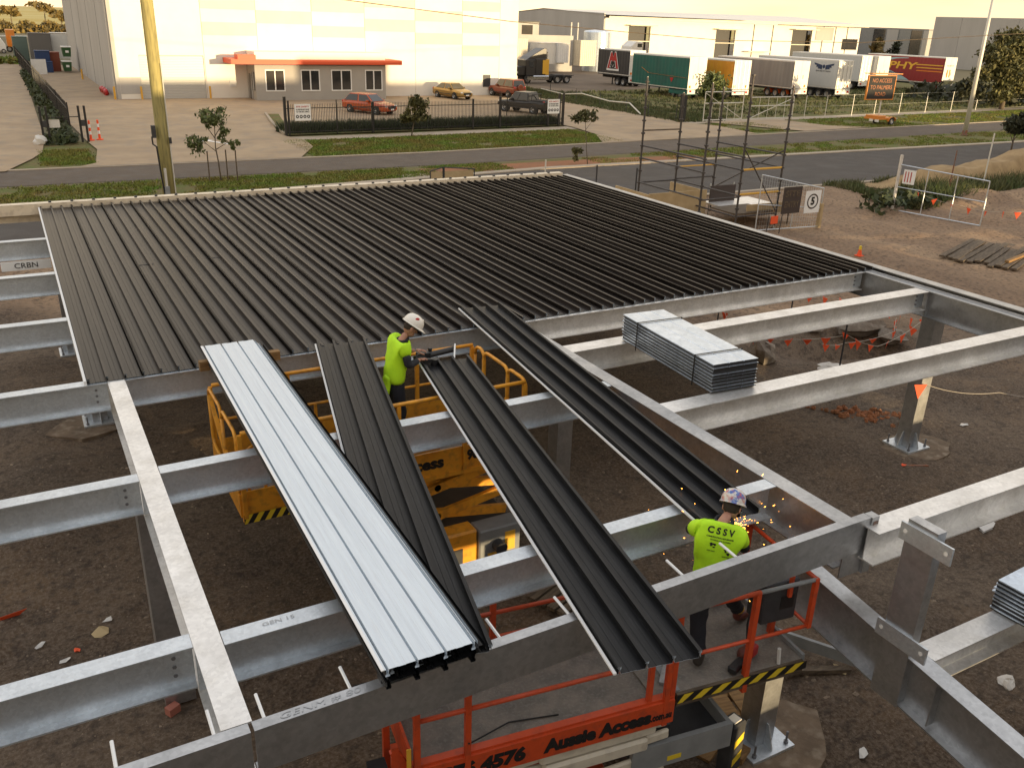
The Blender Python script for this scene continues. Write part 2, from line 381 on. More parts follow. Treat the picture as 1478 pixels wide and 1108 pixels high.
# the site: damp dark dug ground round the steel, tan crushed rock on the access track
def site_material():
    m = bpy.data.materials.new('site_dirt'); m.use_nodes = True; nt = m.node_tree; N = nt.nodes; L = nt.links
    b = N['Principled BSDF']; b.inputs['Roughness'].default_value = .95
    tc = N.new('ShaderNodeTexCoord'); O = tc.outputs['Object']
    def noise(sc, de=6, ro=.62, st=None):
        n = N.new('ShaderNodeTexNoise'); n.inputs['Scale'].default_value = sc; n.inputs['Detail'].default_value = de; n.inputs['Roughness'].default_value = ro
        if st:
            mp = N.new('ShaderNodeMapping'); mp.inputs['Scale'].default_value = st; mp.inputs['Rotation'].default_value = (0, 0, .5); L.new(O, mp.inputs[0]); L.new(mp.outputs[0], n.inputs[0])
        else: L.new(O, n.inputs[0])
        return n.outputs[0]
    def ramp(src, stops):
        r = N.new('ShaderNodeValToRGB'); L.new(src, r.inputs[0]); e = r.color_ramp.elements
        e[0].position, e[0].color = stops[0][0], (*stops[0][1], 1); e[1].position, e[1].color = stops[-1][0], (*stops[-1][1], 1)
        for p, c in stops[1:-1]: k = e.new(p); k.color = (*c, 1)
        return r.outputs[0]
    def mix(f, a, c):
        x = N.new('ShaderNodeMixRGB'); L.new(f, x.inputs[0]) if not isinstance(f, float) else setattr(x.inputs[0], 'default_value', f)
        for i, q in ((1, a), (2, c)):
            if isinstance(q, tuple): x.inputs[i].default_value = (*q, 1)
            else: L.new(q, x.inputs[i])
        return x.outputs[0]
    dark = ramp(noise(.55), [(.3, (.032, .019, .010)), (.5, (.068, .040, .020)), (.72, (.130, .078, .038))])
    dark = mix(ramp(noise(.21, 4, .55), [(.46, (0, 0, 0)), (.62, (.7, .7, .7))]), dark, ramp(noise(1.3), [(.3, (.075, .054, .037)), (.7, (.150, .112, .078))]))
    tan = ramp(noise(.4, st=(1, .25, 1)), [(.3, (.17, .10, .055)), (.5, (.26, .160, .088)), (.75, (.40, .265, .150))])
    sep = N.new('ShaderNodeSeparateXYZ'); L.new(O, sep.inputs[0])
    def ma(op, a, c):
        x = N.new('ShaderNodeMath'); x.operation = op
        for i, q in ((0, a), (1, c)):
            if isinstance(q, (int, float)): x.inputs[i].default_value = q
            else: L.new(q, x.inputs[i])
        return x.outputs[0]
    # track lies beyond the line  .45x + y > 25
    d = ma('ADD', ma('ADD', ma('MULTIPLY', sep.outputs[0], .5), sep.outputs[1]), ma('MULTIPLY', noise(.35), 7.0))
    mr = N.new('ShaderNodeMapRange'); mr.inputs[1].default_value = 27; mr.inputs[2].default_value = 31.5; L.new(d, mr.inputs[0])
    c = mix(mr.outputs[0], dark, tan)
    grit = ramp(noise(22, 4), [(.38, (0, 0, 0)), (.66, (.6, .6, .6))])
    c = mix(grit, c, (.20, .155, .115))
    c = mix(ramp(noise(60, 2), [(.62, (0, 0, 0)), (.74, (.6, .6, .6))]), c, (.28, .21, .14))
    c = mix(ramp(noise(7, 5), [(.50, (0, 0, 0)), (.64, (.65, .65, .65))]), c, (.034, .023, .016))
    L.new(c, b.inputs['Base Color'])
    bp = N.new('ShaderNodeBump'); bp.inputs['Strength'].default_value = .7; bp.inputs['Distance'].default_value = .03; L.new(noise(22, 8, .7), bp.inputs['Height']); L.new(bp.outputs[0], b.inputs['Normal'])
    M['site_dirt'] = m
site_material()
# ------------------------------------------------------------------ ground, roads, paths
def drift(x): return .062*max(0, x-22)
def strip(name, mat, f0, f1, xs, z, kind='structure', thick=0):
    b = MB()
    for x0, x1 in zip(xs, xs[1:]):
        b.quad((x0, f0(x0), z), (x1, f0(x1), z), (x1, f1(x1), z), (x0, f1(x0), z))
        if thick:
            b.quad((x0, f0(x0), z-thick), (x1, f0(x1), z-thick), (x1, f0(x1), z), (x0, f0(x0), z))
            b.quad((x0, f1(x0), z), (x1, f1(x1), z), (x1, f1(x1), z-thick), (x0, f1(x0), z-thick))
    return tag(b.build(name, mat), kind=kind)
PX0, PX1, PY0, PY1 = -14., 52., -4., 33.2
def site_height(X, Y):
    h = np.zeros_like(X); r = np.random.default_rng(5)
    for k in range(26):
        a = r.uniform(0, 2*PI); wl = r.uniform(.5, 5.0); ph = r.uniform(0, 6.3)
        h += wl*.0045*np.sin(2*PI*(X*math.cos(a)+Y*math.sin(a))/wl + ph + .8*np.sin(X*.9+k)+.6*np.cos(Y*1.1+k))
    for o_, wv in ((9.4, .5), (11.3, .5), (3.0, .8), (4.7, .8), (-1.5, .4), (17.0, .9), (18.8, .9)):      # tyre ruts
        q = Y-o_-wv*np.sin(X*.22+o_)-.10*X; h += -.035*np.exp(-(q/.16)**2)*(.6+.4*np.sin(X*1.7+o_))+.018*np.exp(-((np.abs(q)-.3)/.10)**2)
    def bump(cx, cy, sx, sy, a, hh):
        c, s = math.cos(a), math.sin(a); u = (X-cx)*c+(Y-cy)*s; v = -(X-cx)*s+(Y-cy)*c
        return hh*np.exp(-((u/sx)**2+(v/sy)**2))
    h += bump(18.3, 14.6, 1.5, .55, -.25, -.75)          # trench
    h += bump(18.9, 15.9, 1.7, .45, -.25, .42) + bump(17.2, 15.6, .5, .4, 0, .22) + bump(20.3, 14.6, .5, .6, .3, .25)
    h += bump(40.5, 27.0, 2.6, 1.0, -.15, .45) + bump(45, 26.5, 4, 1.4, 0, .5) + bump(36.8, 24.2, 1.5, .5, -.5, .12)
    h += bump(-2.5, 19.5, 2.0, .8, .2, .2) + bump(10.0, 6.5, 1.2, .5, .6, .07)
    for cx, cy in ((.7, 17.7), (6.55, 5.4), (14.6, 9.85), (.7, 8.6), (.5, 22), (6.6, 10.2)): h += -h*np.exp(-((X-cx)**2+(Y-cy)**2)/.5)
    e = np.minimum(np.minimum(X-PX0, PX1-X), np.minimum(Y-PY0, PY1-Y)); return h*np.clip(e/.8, 0, 1)
def site_ground():
    xs = np.concatenate([np.arange(PX0, 26, .16), np.arange(26, PX1+.01, .3)]); ys = np.arange(PY0, PY1+.001, .16)
    xs[-1] = PX1; ys[-1] = PY1
    X, Y = np.meshgrid(xs, ys); Z = site_height(X, Y); nx, ny = len(xs), len(ys)
    V = np.stack([X, Y, Z], -1).reshape(-1, 3)
    i = np.arange(nx*ny).reshape(ny, nx); F = np.stack([i[:-1, :-1], i[:-1, 1:], i[1:, 1:], i[1:, :-1]], -1).reshape(-1, 4)
    me = bpy.data.meshes.new('site_ground'); me.from_pydata(V.tolist(), [], F.tolist()); me.materials.append(M['site_dirt'])
    me.polygons.foreach_set('use_smooth', [True]*len(F)); o = link('site_ground', me); tag(o, kind='structure')
    b = MB(); B = 4000
    b.quad((-B, -B, 0), (B, -B, 0), (B, PY0, 0), (-B, PY0, 0)); b.quad((-B, PY1, 0), (B, PY1, 0), (B, B, 0), (-B, B, 0))
    b.quad((-B, PY0, 0), (PX0, PY0, 0), (PX0, PY1, 0), (-B, PY1, 0)); b.quad((PX1, PY0, 0), (B, PY0, 0), (B, PY1, 0), (PX1, PY1, 0))
    tag(b.build('ground', 'far_land'), kind='structure')
site_ground()
XS = [-120, -40, 0, 22, 40, 60, 90, 140, 220]
Yn = lambda y: (lambda x: y+drift(x))
near = lambda y: (lambda x: y+.012*max(0, x-10))
mrf = lambda x: 39.6 + min(2.8, max(0, x)*.11)            # far edge of the main road
strip('main_road', 'asphalt_dark', lambda x: 33.3, mrf, [-120, -40, 0, 10, 26, 60, 90, 140, 220], .006)
strip('service_road', 'asphalt', Yn(45.6), Yn(50.0), XS, .016)
strip('median_ground', 'grass_base', lambda x: mrf(x)+.55, Yn(45.25), [-120, -40, 0, 10, 22, 26, 40, 60, 90, 140, 220], .004)
strip('verge_ground', 'grass_base', Yn(50.3), Yn(60.5), XS, .003)
strip('grass_paddock', 'grass_base', Yn(60.5), lambda x: 104, [50, 60, 90, 140, 220], .004)
strip('kerb', 'kerb', lambda x: mrf(x)-.02, lambda x: mrf(x)+.55, [-120, -40, 0, 10, 26, 60, 90, 140, 220], .06, thick=.06)
strip('kerb', 'kerb', Yn(50.0), Yn(50.28), XS, .06, thick=.06)
strip('kerb', 'kerb', lambda x: 33.0, lambda x: 33.3, [-120, -40, 0, 60, 140, 220], .05, thick=.05)
strip('footpath', 'concrete_path', Yn(57.7), Yn(59.4), [14.2, 22, 38, 40, 60, 90, 140, 220], .02)
def slab(name, mat, pts, z): 
    b = MB(); b.add([(x, y, z) for x, y in pts], [tuple(range(len(pts)))]); return tag(b.build(name, mat), kind='structure')
slab('concrete_driveway', 'concrete', [(-70, 49.7), (-.4, 49.7), (.9, 53.6), (1.5, 56), (1.9, 62), (2.4, 100), (3, 150), (-70, 150)], .068)
slab('concrete_yard', 'concrete', [(2.9, 50.2), (14.3, 50.2), (16.2, 54.2), (16.6, 57.2), (16.0, 59.6), (16.0, 62.4), (38.3, 62.8), (50.5, 62.8), (52.6, 84), (54.5, 94), (9.3, 94), (9.3, 140), (3.4, 140), (3.0, 100), (4.1, 60), (4.3, 56.3), (3.75, 51.2)], .072)
slab('concrete_driveway', 'concrete', [(35.3, 50.9), (42, 51.2), (50.6, 52.2), (51.2, 57.6), (49.4, 60.6), (50.4, 62.795), (38.35, 62.795), (38.35, 59.4), (37.6, 55.2)], .070)
slab('concrete_driveway', 'concrete', [(56.0, 52.5), (64.5, 53.2), (61.5, 55.5), (60.6, 60.2), (51.9, 60.0), (53.2, 57.8), (54.6, 55.0)], .070)
slab('truck_yard', 'yard_dirt', [(55.5, 90), (69, 94), (96, 104), (150, 140), (240, 150), (240, 300), (20, 300), (20, 140), (50, 140), (55.5, 108)], .012)
slab('far_field', 'far_field', [(-900, 300), (160, 300), (2200, 1400), (2200, 3800), (-900, 3800)], .02)
slab('canola_field', 'far_field', [(222, 166), (300, 176), (420, 260), (330, 262), (232, 182)], .03)
# shallow garden bed edging at the yard entry
def kerb_line():
    b = MB()
    for p, q in (((18.2, 73.4), (16.7, 65.0)), ((16.7, 65.0), (16.1, 60.0))):
        b.bar((*p, .12), (*q, .12), .18, .2)
    tag(b.build('garden_kerb', 'kerb'), kind='structure')
    slab('garden_bed', 'grass_base', [(18.3, 73.4), (19.2, 73.2), (17.6, 65.2), (16.8, 65.0)], .082)
    slab('garden_bed', 'grass_base', [(16.1, 59.8), (38.2, 60.6), (38.2, 62.7), (16.6, 62.6)], .09)
kerb_line()
# painted arrow on the concrete yard
def arrow():
    b = MB(); o = Vector((10.9, 58.2, .078)); d = Vector((-.45, .9, 0)).normalized(); s = Vector((d.y, -d.x, 0))
    pts = [(-.12, -1.9), (.12, -1.9), (.12, .2), (.45, .2), (0, 1.3), (-.45, .2), (-.12, .2)]
    b.add([o+s*u+d*v for u, v in pts], [tuple(range(7))]); tag(b.build('painted_arrow', 'white_paint'), 'white direction arrow painted on the concrete yard', 'road marking')
arrow()
def blades(name, mat, P, h, n=3, spread=.10, seed=3, wd=.03):
    r = np.random.default_rng(seed); P = np.repeat(np.asarray(P, float), n, 0); k = len(P)
    P[:, :2] += r.normal(0, spread, (k, 2)); t = r.uniform(0, 2*PI, k); hh = h*r.uniform(.5, 1.3, k)
    le = r.normal(0, .45, (k, 2))*hh[:, None]; wv = np.stack([np.cos(t), np.sin(t), 0*t], 1)*wd*r.uniform(.6, 1.4, k)[:, None]
    T = P.copy(); T[:, :2] += le; T[:, 2] += hh
    V = np.stack([P-wv, P+wv, T], 1).reshape(-1, 3)
    me = bpy.data.meshes.new(name); me.vertices.add(3*k); me.vertices.foreach_set('co', V.ravel())
    me.loops.add(3*k); me.loops.foreach_set('vertex_index', np.arange(3*k, dtype=np.int32)); me.polygons.add(k)
    me.polygons.foreach_set('loop_start', np.arange(0, 3*k, 3, dtype=np.int32)); me.update(calc_edges=True); me.materials.append(M[mat])
    return tag(link(name, me), kind='stuff')
def pnoise(x, y): return np.sin(x*.9+1.3*np.sin(y*.7))+np.sin(y*1.1+x*.35)+.6*np.sin(x*2.3-y*1.7)
def area(n, x0, x1, f0, f1, thr=-1.2, z=0., seed=1):
    r = np.random.default_rng(seed); x = r.uniform(x0, x1, n); a = np.array([f0(q) for q in x]); c = np.array([f1(q) for q in x])
    y = a + (c-a)*r.uniform(0, 1, n); k = pnoise(x, y) > thr; return np.stack([x[k], y[k], np.full(k.sum(), z)], 1)
blades('median_grass', 'grass_blade', np.concatenate([area(10000, -6, 24, lambda x: mrf(x)+.6, Yn(45.2), -1.3, seed=1), area(9000, 30, 92, lambda x: mrf(x)+.6, Yn(45.2), -.6, seed=2)]), .09, seed=4, wd=.035)
blades('verge_grass', 'grass_blade', np.concatenate([area(11000, 15.2, 37.5, Yn(50.4), Yn(57.6), -1.9, seed=3), area(2600, 50.8, 56, Yn(51.5), Yn(57.0), -.6, seed=6), area(9000, 61, 110, Yn(50.4), Yn(57.6), -1.2, seed=7), area(1500, 1.3, 3.8, lambda x: 51.2, lambda x: 57, -3, seed=8)]), .10, seed=5, wd=.04)
blades('paddock_grass', 'weed_blade', np.concatenate([area(9000, 53, 140, Yn(60.6), lambda x: 92, -1.0, seed=9), area(7000, 49.6, 56, lambda x: 60.6, lambda x: 100, -1.5, seed=10)]), .26, seed=6, wd=.06)
blades('garden_planting', 'dark_plant', area(5200, 16.4, 38.1, lambda x: 60.5+.03*(x-16), lambda x: 62.6, -3, .06, seed=12), .62, n=4, spread=.16, seed=8, wd=.035)
blades('site_weeds', 'weed_blade', np.concatenate([area(1500, 37, 42.5, lambda x: 29.0, lambda x: 33.0, -.8, seed=14), area(3800, 36, 50, lambda x: 26.4, lambda x: 29.4, -.4, .1, seed=15)]), .32, n=4, seed=9, wd=.035)
# red soil heap strip in the median
strip('soil_strip', 'soil_red', lambda x: mrf(x)+.7, lambda x: 44.9-.05*abs(x-28), [19, 22, 26, 30, 34, 38], .03)
def gravel():
    r = np.random.default_rng(21); n = 26000
    x = r.uniform(-5, 20, n); y = r.uniform(3.0, 22, n); keep = r.uniform(0, 1, n) < np.clip(1.3-y/22, .12, 1); x, y = x[keep], y[keep]; n = len(x)
    z = site_height(x, y); s = .007+.017*r.random(n)**5*1.6
    base = np.array([(1, 0, 0), (-1, 0, 0), (0, 1, 0), (0, -1, 0), (0, 0, .7), (0, 0, -.7)]); F0 = np.array([(0, 2, 4), (2, 1, 4), (1, 3, 4), (3, 0, 4), (2, 0, 5), (1, 2, 5), (3, 1, 5), (0, 3, 5)])
    t = r.uniform(0, 6.3, n); R = np.zeros((n, 3, 3)); R[:, 0, 0] = np.cos(t); R[:, 0, 1] = -np.sin(t); R[:, 1, 0] = np.sin(t); R[:, 1, 1] = np.cos(t); R[:, 2, 2] = 1
    V = np.einsum('nij,kj->nki', R, base)*(s[:, None]*r.uniform(.6, 1.4, (n, 1)))[:, :, None]*r.uniform(.6, 1.3, (n, 1, 3)) + np.stack([x, y, z], 1)[:, None]
    F = (F0[None]+6*np.arange(n)[:, None, None]).reshape(-1, 3)
    me = bpy.data.meshes.new('gravel'); me.from_pydata(V.reshape(-1, 3).tolist(), [], F.tolist()); me.materials.append(M['stone'])
    tag(link('gravel', me), kind='stuff')
gravel()
# ------------------------------------------------------------------ unseen wall behind the camera, shading the site; openings and steps shaped for the light
def rear_wall():
    t = thing('shade_wall', 'long unseen concrete wall behind the viewpoint, shaped to shade the site', 'building', (10, -1.6, 0))
    Y0, Y1 = -1.9, -1.6
    holes = [(7.9, 9.8, .95, 1.5), (8.3, 9.7, 1.85, 2.3), (17.4, 20.6, 1.25, 2.25), (19.9, 21.2, .72, 1.05), (30, 33, 1.3, 1.75), (36, 44, 1.15, 1.55), (47, 50, 1.5, 1.9), (41, 52, 2.2, 2.6)]  # openings placed so sun patches land on columns, lift and ground
    tops = [(-140, 55, 6.75), (55, 66, 8.7), (66, 80, 6.5), (80, 92, 5.9)]  # top stepped to set where the shade edge falls
    xs = sorted({-140, 92} | {q for h in holes for q in h[:2]} | {q for h in tops for q in h[:2]})
    for x0, x1 in zip(xs, xs[1:]):
        m = (x0+x1)/2; top = [k for a, c, k in tops if a <= m < c][0]; b = MB(); z = 0
        for a, c, lo, hi in sorted(holes, key=lambda h: h[2]):
            if a <= m < c: b.box(x0, x1, Y0, Y1, z, lo); z = hi
        b.box(x0, x1, Y0, Y1, z, top); b.build('wall_panel', 'panel_grey', t)
rear_wall()
# ------------------------------------------------------------------ canopy steel
CAN = thing('steel_canopy', 'half roofed canopy frame of galvanised beams with dark ribbed roof sheets', 'canopy', (.7, 17.7, 0))
def ibeam(b, axis, a0, a1, c, top, wid, dep, tf=.014, tw=.010):
    """I-section along X or Y; c is the middle of the flange"""
    z1 = top; z0 = top-dep
    for (l, r, lo, hi) in ((-wid/2, wid/2, z1-tf, z1), (-wid/2, wid/2, z0, z0+tf), (-tw/2, tw/2, z0+tf, z1-tf)):
        if axis == 'X': b.box(a0, a1, c+l, c+r, lo, hi)
        else: b.box(c+l, c+r, a0, a1, lo, hi)
    return b
def beam(name, *a, mat='galv', **k): return ibeam(MB(), *a, **k).build(name, mat, CAN)
PT = RZ-.004
R1 = beam('rafter', 'Y', 4.82, 23.1, .705, RZ, .205, .46, mat='galv_pale')
R2 = beam('rafter', 'Y', 4.83, 23.1, 6.535, RZ, .205, .50, mat='galv_smooth')
R3 = beam('rafter', 'Y', 4.0, 23.1, 14.555, RZ, .21, .50, mat='galv_smooth')
for y in (20.1, 17.25, 14.4, 11.56, 8.70, 5.86): beam('purlin', 'X', -9, .60, y, PT, .175, .385)
for y in (11.56, 8.78, 5.78): beam('purlin', 'X', .815, 6.43, y, PT, .175, .385)
for y in (14.4, 17.25, 20.1): beam('purlin', 'X', .815, 6.43, y, PT, .175, .385)
for y, wd in ((11.56, .22), (10.12, .29), (7.80, .29), (4.68, .25)):
    beam('purlin', 'X', 6.64, 14.44, y, PT, wd, .36, mat='galv_pale')
for y in (14.4, 17.25, 20.1): beam('purlin', 'X', 6.64, 14.44, y, PT, .175, .385)
# splice seams on the first rafter, bolted cleats at beam ends
def bolts():
    src = MB().cyl((0, 0, 0), (0, -.022, 0), .017, n=6).build('bolt', 'bolt_steel', CAN, world=False)
    me = src.data; first = True; inv = WM[CAN.name].inverted()
    for x, y in ((.46, 11.56), (.46, 8.70), (.46, 5.86), (14.30, 11.56), (14.30, 10.12), (14.30, 7.80)):
        for z in (3.06, 2.98, 2.90):
            p = inv @ Vector((x, y-.005, z))
            if first: src.location = p; first = False
            else: share('bolt', me, CAN, p)
    for x, y in ((.46, 11.56), (.46, 8.70), (.46, 5.86), (14.36, 11.56), (14.36, 10.12), (14.36, 7.80)):
        MB().box(x-.07, x+.13, y-.018, y-.0055, 2.84, 3.12).build('cleat_plate', 'galv', CAN)
bolts()
for y in (10.0, 7.0): MB().box(14.46, 14.549, y-.008, y+.008, 2.69, 3.15).build('stiffener', 'galv_smooth', CAN)
for y in (8.7, 5.8): MB().box(.61, .70, y-.008, y+.008, 2.73, 3.15).build('stiffener', 'galv', CAN)
# outer channels along the right eave and the far edge
b = MB(); b.box(14.905, 14.915, 2.0, 23.3, 2.80, 3.235); b.box(14.70, 14.905, 2.0, 23.3, 3.222, 3.235); b.box(14.70, 14.904, 2.0, 23.3, 2.80, 2.813); b.build('eave_channel', 'galv_smooth', CAN)
b = MB(); b.box(14.662, 14.696, 2.0, 23.2, 3.10, 3.172); b.build('eave_angle', 'galv_pale', CAN)
b = MB(); b.box(-9, 14.69, 23.42, 23.435, 2.85, 3.30); b.box(-9, 14.69, 23.21, 23.42, 3.287, 3.30); b.box(-9, 14.69, 23.21, 23.22, 3.05, 3.286); b.build('edge_channel', 'galv_skyglow', CAN)
# front channel beam in two lengths, slightly raised to the right
def front_beam(x0, x1, z0, z1, y0=4.715):
    b = MB()
    for (ya, yb, da, db) in ((0, .012, 0, .37), (.012, .095, 0, .013), (.012, .095, .357, .37)):
        vs = []
        for x, z in ((x0, z0), (x1, z1)):
            vs += [(x, y0+ya, z-da), (x, y0+yb, z-da), (x, y0+yb, z-db), (x, y0+ya, z-db)]
        b.add(vs, [(0, 1, 2, 3), (7, 6, 5, 4), (0, 4, 5, 1), (1, 5, 6, 2), (2, 6, 7, 3), (3, 7, 4, 0)])
    return b.build('front_beam', 'galv_smooth', CAN)
front_beam(-4, .775, 3.15, 3.17); front_beam(.80, 6.70, 3.172, 3.245)
b = MB(); b.box(6.701, 6.80, 4.70, 4.80, 2.86, 3.247); b.build('end_block', 'galv_smooth', CAN)
b = MB(); b.box(6.8005, 6.803, 4.71, 4.79, 2.95, 3.2); b.build('rust_stain', 'rust', CAN); MB().box(6.72, 6.79, 4.6965, 4.6995, 3.0, 3.2).build('rust_stain', 'rust', CAN)
b = MB(); b.box(6.42, 6.70, 4.735, 4.75, 2.62, 2.87); b.box(6.701, 6.80, 4.70, 4.80, 2.62, 2.855); b.build('seat_bracket', 'galv_smooth', CAN)
rod = None
for x, z in ((-.04, 3.158), (.56, 3.16), (.89, 3.168), (1.5, 3.172), (2.70, 3.186), (3.33, 3.193), (4.49, 3.206), (5.1, 3.21)):
    p = WM[CAN.name].inverted() @ Vector((x, 4.79, z-.02))
    if rod is None: rod = MB().cyl((0, 0, 0), (0, .27, .02), .013, n=6).build('rod', 'lip_white', CAN, world=False); rod.location = p
    else: share('rod', rod.data, CAN, p)
# sloping front rafter with the beams it carries
def slope_beam():
    b = MB(); sl = .135; z = lambda y: 2.40 + (y-4.7)*sl
    for (l, r, hi, lo) in ((-.10, .10, 0, .015), (-.10, .10, .535, .55), (-.006, .006, .015, .535)):
        vs = []
        for y in (.5, 5.45): vs += [(6.55+l, y, z(y)-hi), (6.55+r, y, z(y)-hi), (6.55+r, y, z(y)-lo), (6.55+l, y, z(y)-lo)]
        b.add(vs, [(0, 1, 2, 3), (7, 6, 5, 4), (0, 4, 5, 1), (1, 5, 6, 2), (2, 6, 7, 3), (3, 7, 4, 0)])
    b.build('sloping_rafter', 'galv_smooth', CAN)
    MB().box(6.452, 6.544, 3.55, 3.562, 1.75, 2.22).build('stiffener', 'galv_smooth', CAN)
slope_beam()
beam('purlin', 'X', 6.66, 14, 3.86, 2.27, .24, .30, mat='galv_pale')
beam('purlin', 'X', 6.66, 14, 1.4, 1.95, .24, .30, mat='galv_pale')
# stub post on the sloping rafter with two drilled cleat plates
b = MB(); b.box(6.447, 6.56, 3.87, 4.17, 1.715, 3.60); b.build('stub_post', 'galv_smooth', CAN)
def cleat(z, y0, y1):
    b = MB(); b.box(6.425, 6.4465, y0, y1, z-.085, z+.085); o = b.build('cleat_plate', 'galv', CAN)
    for y in (y0+.055, y1-.055): MB().cyl((6.4235, y, z+.01), (6.426, y, z+.01), .021, n=12).build('bolt_hole', 'lamp_clear', CAN)
cleat(3.47, 3.70, 4.22); cleat(2.42, 3.70, 4.24)
def column(x, y, top, s=.27, base=True, fl=False):
    b = MB(); b.box(x-s/2, x+s/2, y-s/2, y+s/2, .06, top); c = b.build('column', 'galv_smooth', CAN)
    if base:
        MB().box(x-.31, x+.31, y-.31, y+.31, .022, .058).build('base_plate', 'galv', c)
        for sx, sy in ((1, 0), (0, -1), (-1, 0), (0, 1)):
            g = MB(); o = (x+sx*(s/2+.001), y+sy*(s/2+.001), .059)
            g.prism([(0, 0), (.13, 0), (.13, .03), (.03, .30), (0, .30)], Vector(o)-Vector((sy, sx, 0))*.006, (sx, sy, 0), (0, 0, 1), (sy, sx, 0), .012)
            g.build('gusset', 'galv', c)
        for dx in (-.24, .24):
            for dy in (-.24, .24): MB().lathe([(.001, .059), (.028, .059), (.028, .09), (.014, .091), (.014, .22), (.001, .22)], (x+dx, y+dy, 0), n=6).build('anchor_bolt', 'bolt_steel', c)
    return c
column(6.42, 5.40, 1.06); column(14.60, 9.87, 2.665, .29); column(.70, 17.7, 2.70); column(.55, 22.0, 2.70); column(.72, 9.05, 2.70, .34, False)
column(6.60, 10.12, 2.66, .26, False); column(14.6, 17.5, 2.66); column(14.6, 22.8, 2.66)
def pad(x, y, rx, ry, a, sd):
    r = random.Random(sd); n = 18
    pts = [(x+math.cos(2*PI*i/n+a)*rx*r.uniform(.8, 1.15), y+math.sin(2*PI*i/n+a)*ry*r.uniform(.8, 1.15)) for i in range(n)]
    b = MB(); b.prism([(p[0], p[1]) for p in pts], (0, 0, -.06), (1, 0, 0), (0, 1, 0), (0, 0, 1), .08); b.build('concrete_pad', 'pad_dusty', None)
    return COL.objects[-1]
for i, (x, y, rx, ry) in enumerate(((6.6, 5.4, .75, .6), (14.75, 9.75, .85, .6), (.55, 17.6, .9, .6), (.4, 21.9, .8, .6))):
    o = pad(x, y, rx, ry, i, i); tag(o, kind='structure')
# ------------------------------------------------------------------ ribbed sheets
def profile(n=3, w=.217, rh=.060, rw=.026):
    p = [(-.012, 0.0)]
    for i in range(n+1):
        x = i*w
        p += [(x, 0), (x+.002, rh*.62), (x-.007, rh*.74), (x-.006, rh), (x+rw, rh), (x+rw+.001, rh*.74), (x+rw-.008, rh*.62), (x+rw-.006, 0)]
        if i < n: p += [(x+w*.40, 0), (x+w*.42, .003), (x+w*.66, .003), (x+w*.68, 0)]
    return p
def sheet_mesh(name, L, top, bottom, inv=False, th=.003, shade_dark=False):
    p = profile(); sg = -1 if inv else 1
    b = MB(); n = len(p)
    q = [(u, sg*h) for u, h in p]; off = []
    for i in range(n):
        d1 = Vector(q[min(i+1, n-1)])-Vector(q[max(i, 1)-1 if i else 0]); d1.normalize(); off.append((q[i][0]+d1.y*th, q[i][1]-d1.x*th))
    for mi, pl in ((0, q), (1, off)):
        vs = [(u, y, h) for u, h in pl for y in (0, L)]
        b.mat(mi); b.add(vs, [(2*i, 2*i+2, 2*i+3, 2*i+1) for i in range(n-1)])
    b.mat(0)
    return b
proto = sheet_mesh('roof_sheet', 11.72, 'sheet_dark', 'sheet_white').build('roof_sheet', ['sheet_dark', 'sheet_white'], CAN, world=False, recalc=False)
inv = WM[CAN.name].inverted()
for i in range(22):
    p = inv @ Vector((.38+i*.651, 11.50+.012*((i*7) % 3), RZ+.010))
    if i == 0: proto.location = p
    else: share('roof_sheet', proto.data, CAN, p)
MB().box(.335, .366, 11.49, 23.2, RZ-.03, RZ+.05).build('edge_trim', 'lip_white', CAN)
clip = None
for i in range(30):                                                   # black tabs where the ribs meet the far channel
    p = inv @ Vector((.6+i*.47, 23.30, 3.30))
    if clip is None: clip = MB().box(-.03, .03, -.03, .03, 0, .035).build('rib_clip', 'dark_grey', CAN, world=False); clip.location = p
    else: share('rib_clip', clip.data, CAN, p)
def place(o, near, far, z0, z1):
    d = Vector((far[0]-near[0], far[1]-near[1], z1-z0)); v = d.normalized(); u = v.cross(Vector((0, 0, 1))).normalized(); n = u.cross(v)
    m = Matrix((u, v, n)).transposed().to_4x4(); m.translation = Vector((*near, z0)); return m
def loose_sheet(label, near, far, z0, z1, group=None, inv=False, name='loose_roof_sheet', lip=True, shade_dark=False):
    L = math.hypot(far[0]-near[0], far[1]-near[1])
    t = thing(name, label, 'roof sheet', (0, 0, 0), 0, group); m = place(None, near, far, z0, z1)
    t.matrix_world = m; t.location = m.translation; t.rotation_euler = m.to_euler(); WM[t.name] = m
    mats = (['sheet_white', 'sheet_loose'] if not shade_dark else ['sheet_loose', 'sheet_loose']) if inv else ['sheet_loose', 'sheet_white']
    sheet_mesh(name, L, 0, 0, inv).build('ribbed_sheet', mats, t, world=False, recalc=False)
    if lip:
        b = MB(); b.box(-.036, -.013, 0, L, -.004, .012 if not inv else .003); b.build('edge_lip', 'lip_white', t, world=False)
    return t
zs = RZ+.012
loose_sheet('dark ribbed sheet passing under the white sheet stack', (1.86, 4.76), (3.37, 11.6), zs+.09, zs+.05, 'loose dark roof sheets')
loose_sheet('dark ribbed sheet being cut by the worker in the white helmet', (3.22, 4.0), (4.44, 10.4), zs+.075, zs+.03, 'loose dark roof sheets')
loose_sheet('dark ribbed sheet whose near end lies beside the grinding sparks', (5.16, 5.38), (5.91, 12.2), zs+.03, zs+.085, 'loose dark roof sheets')
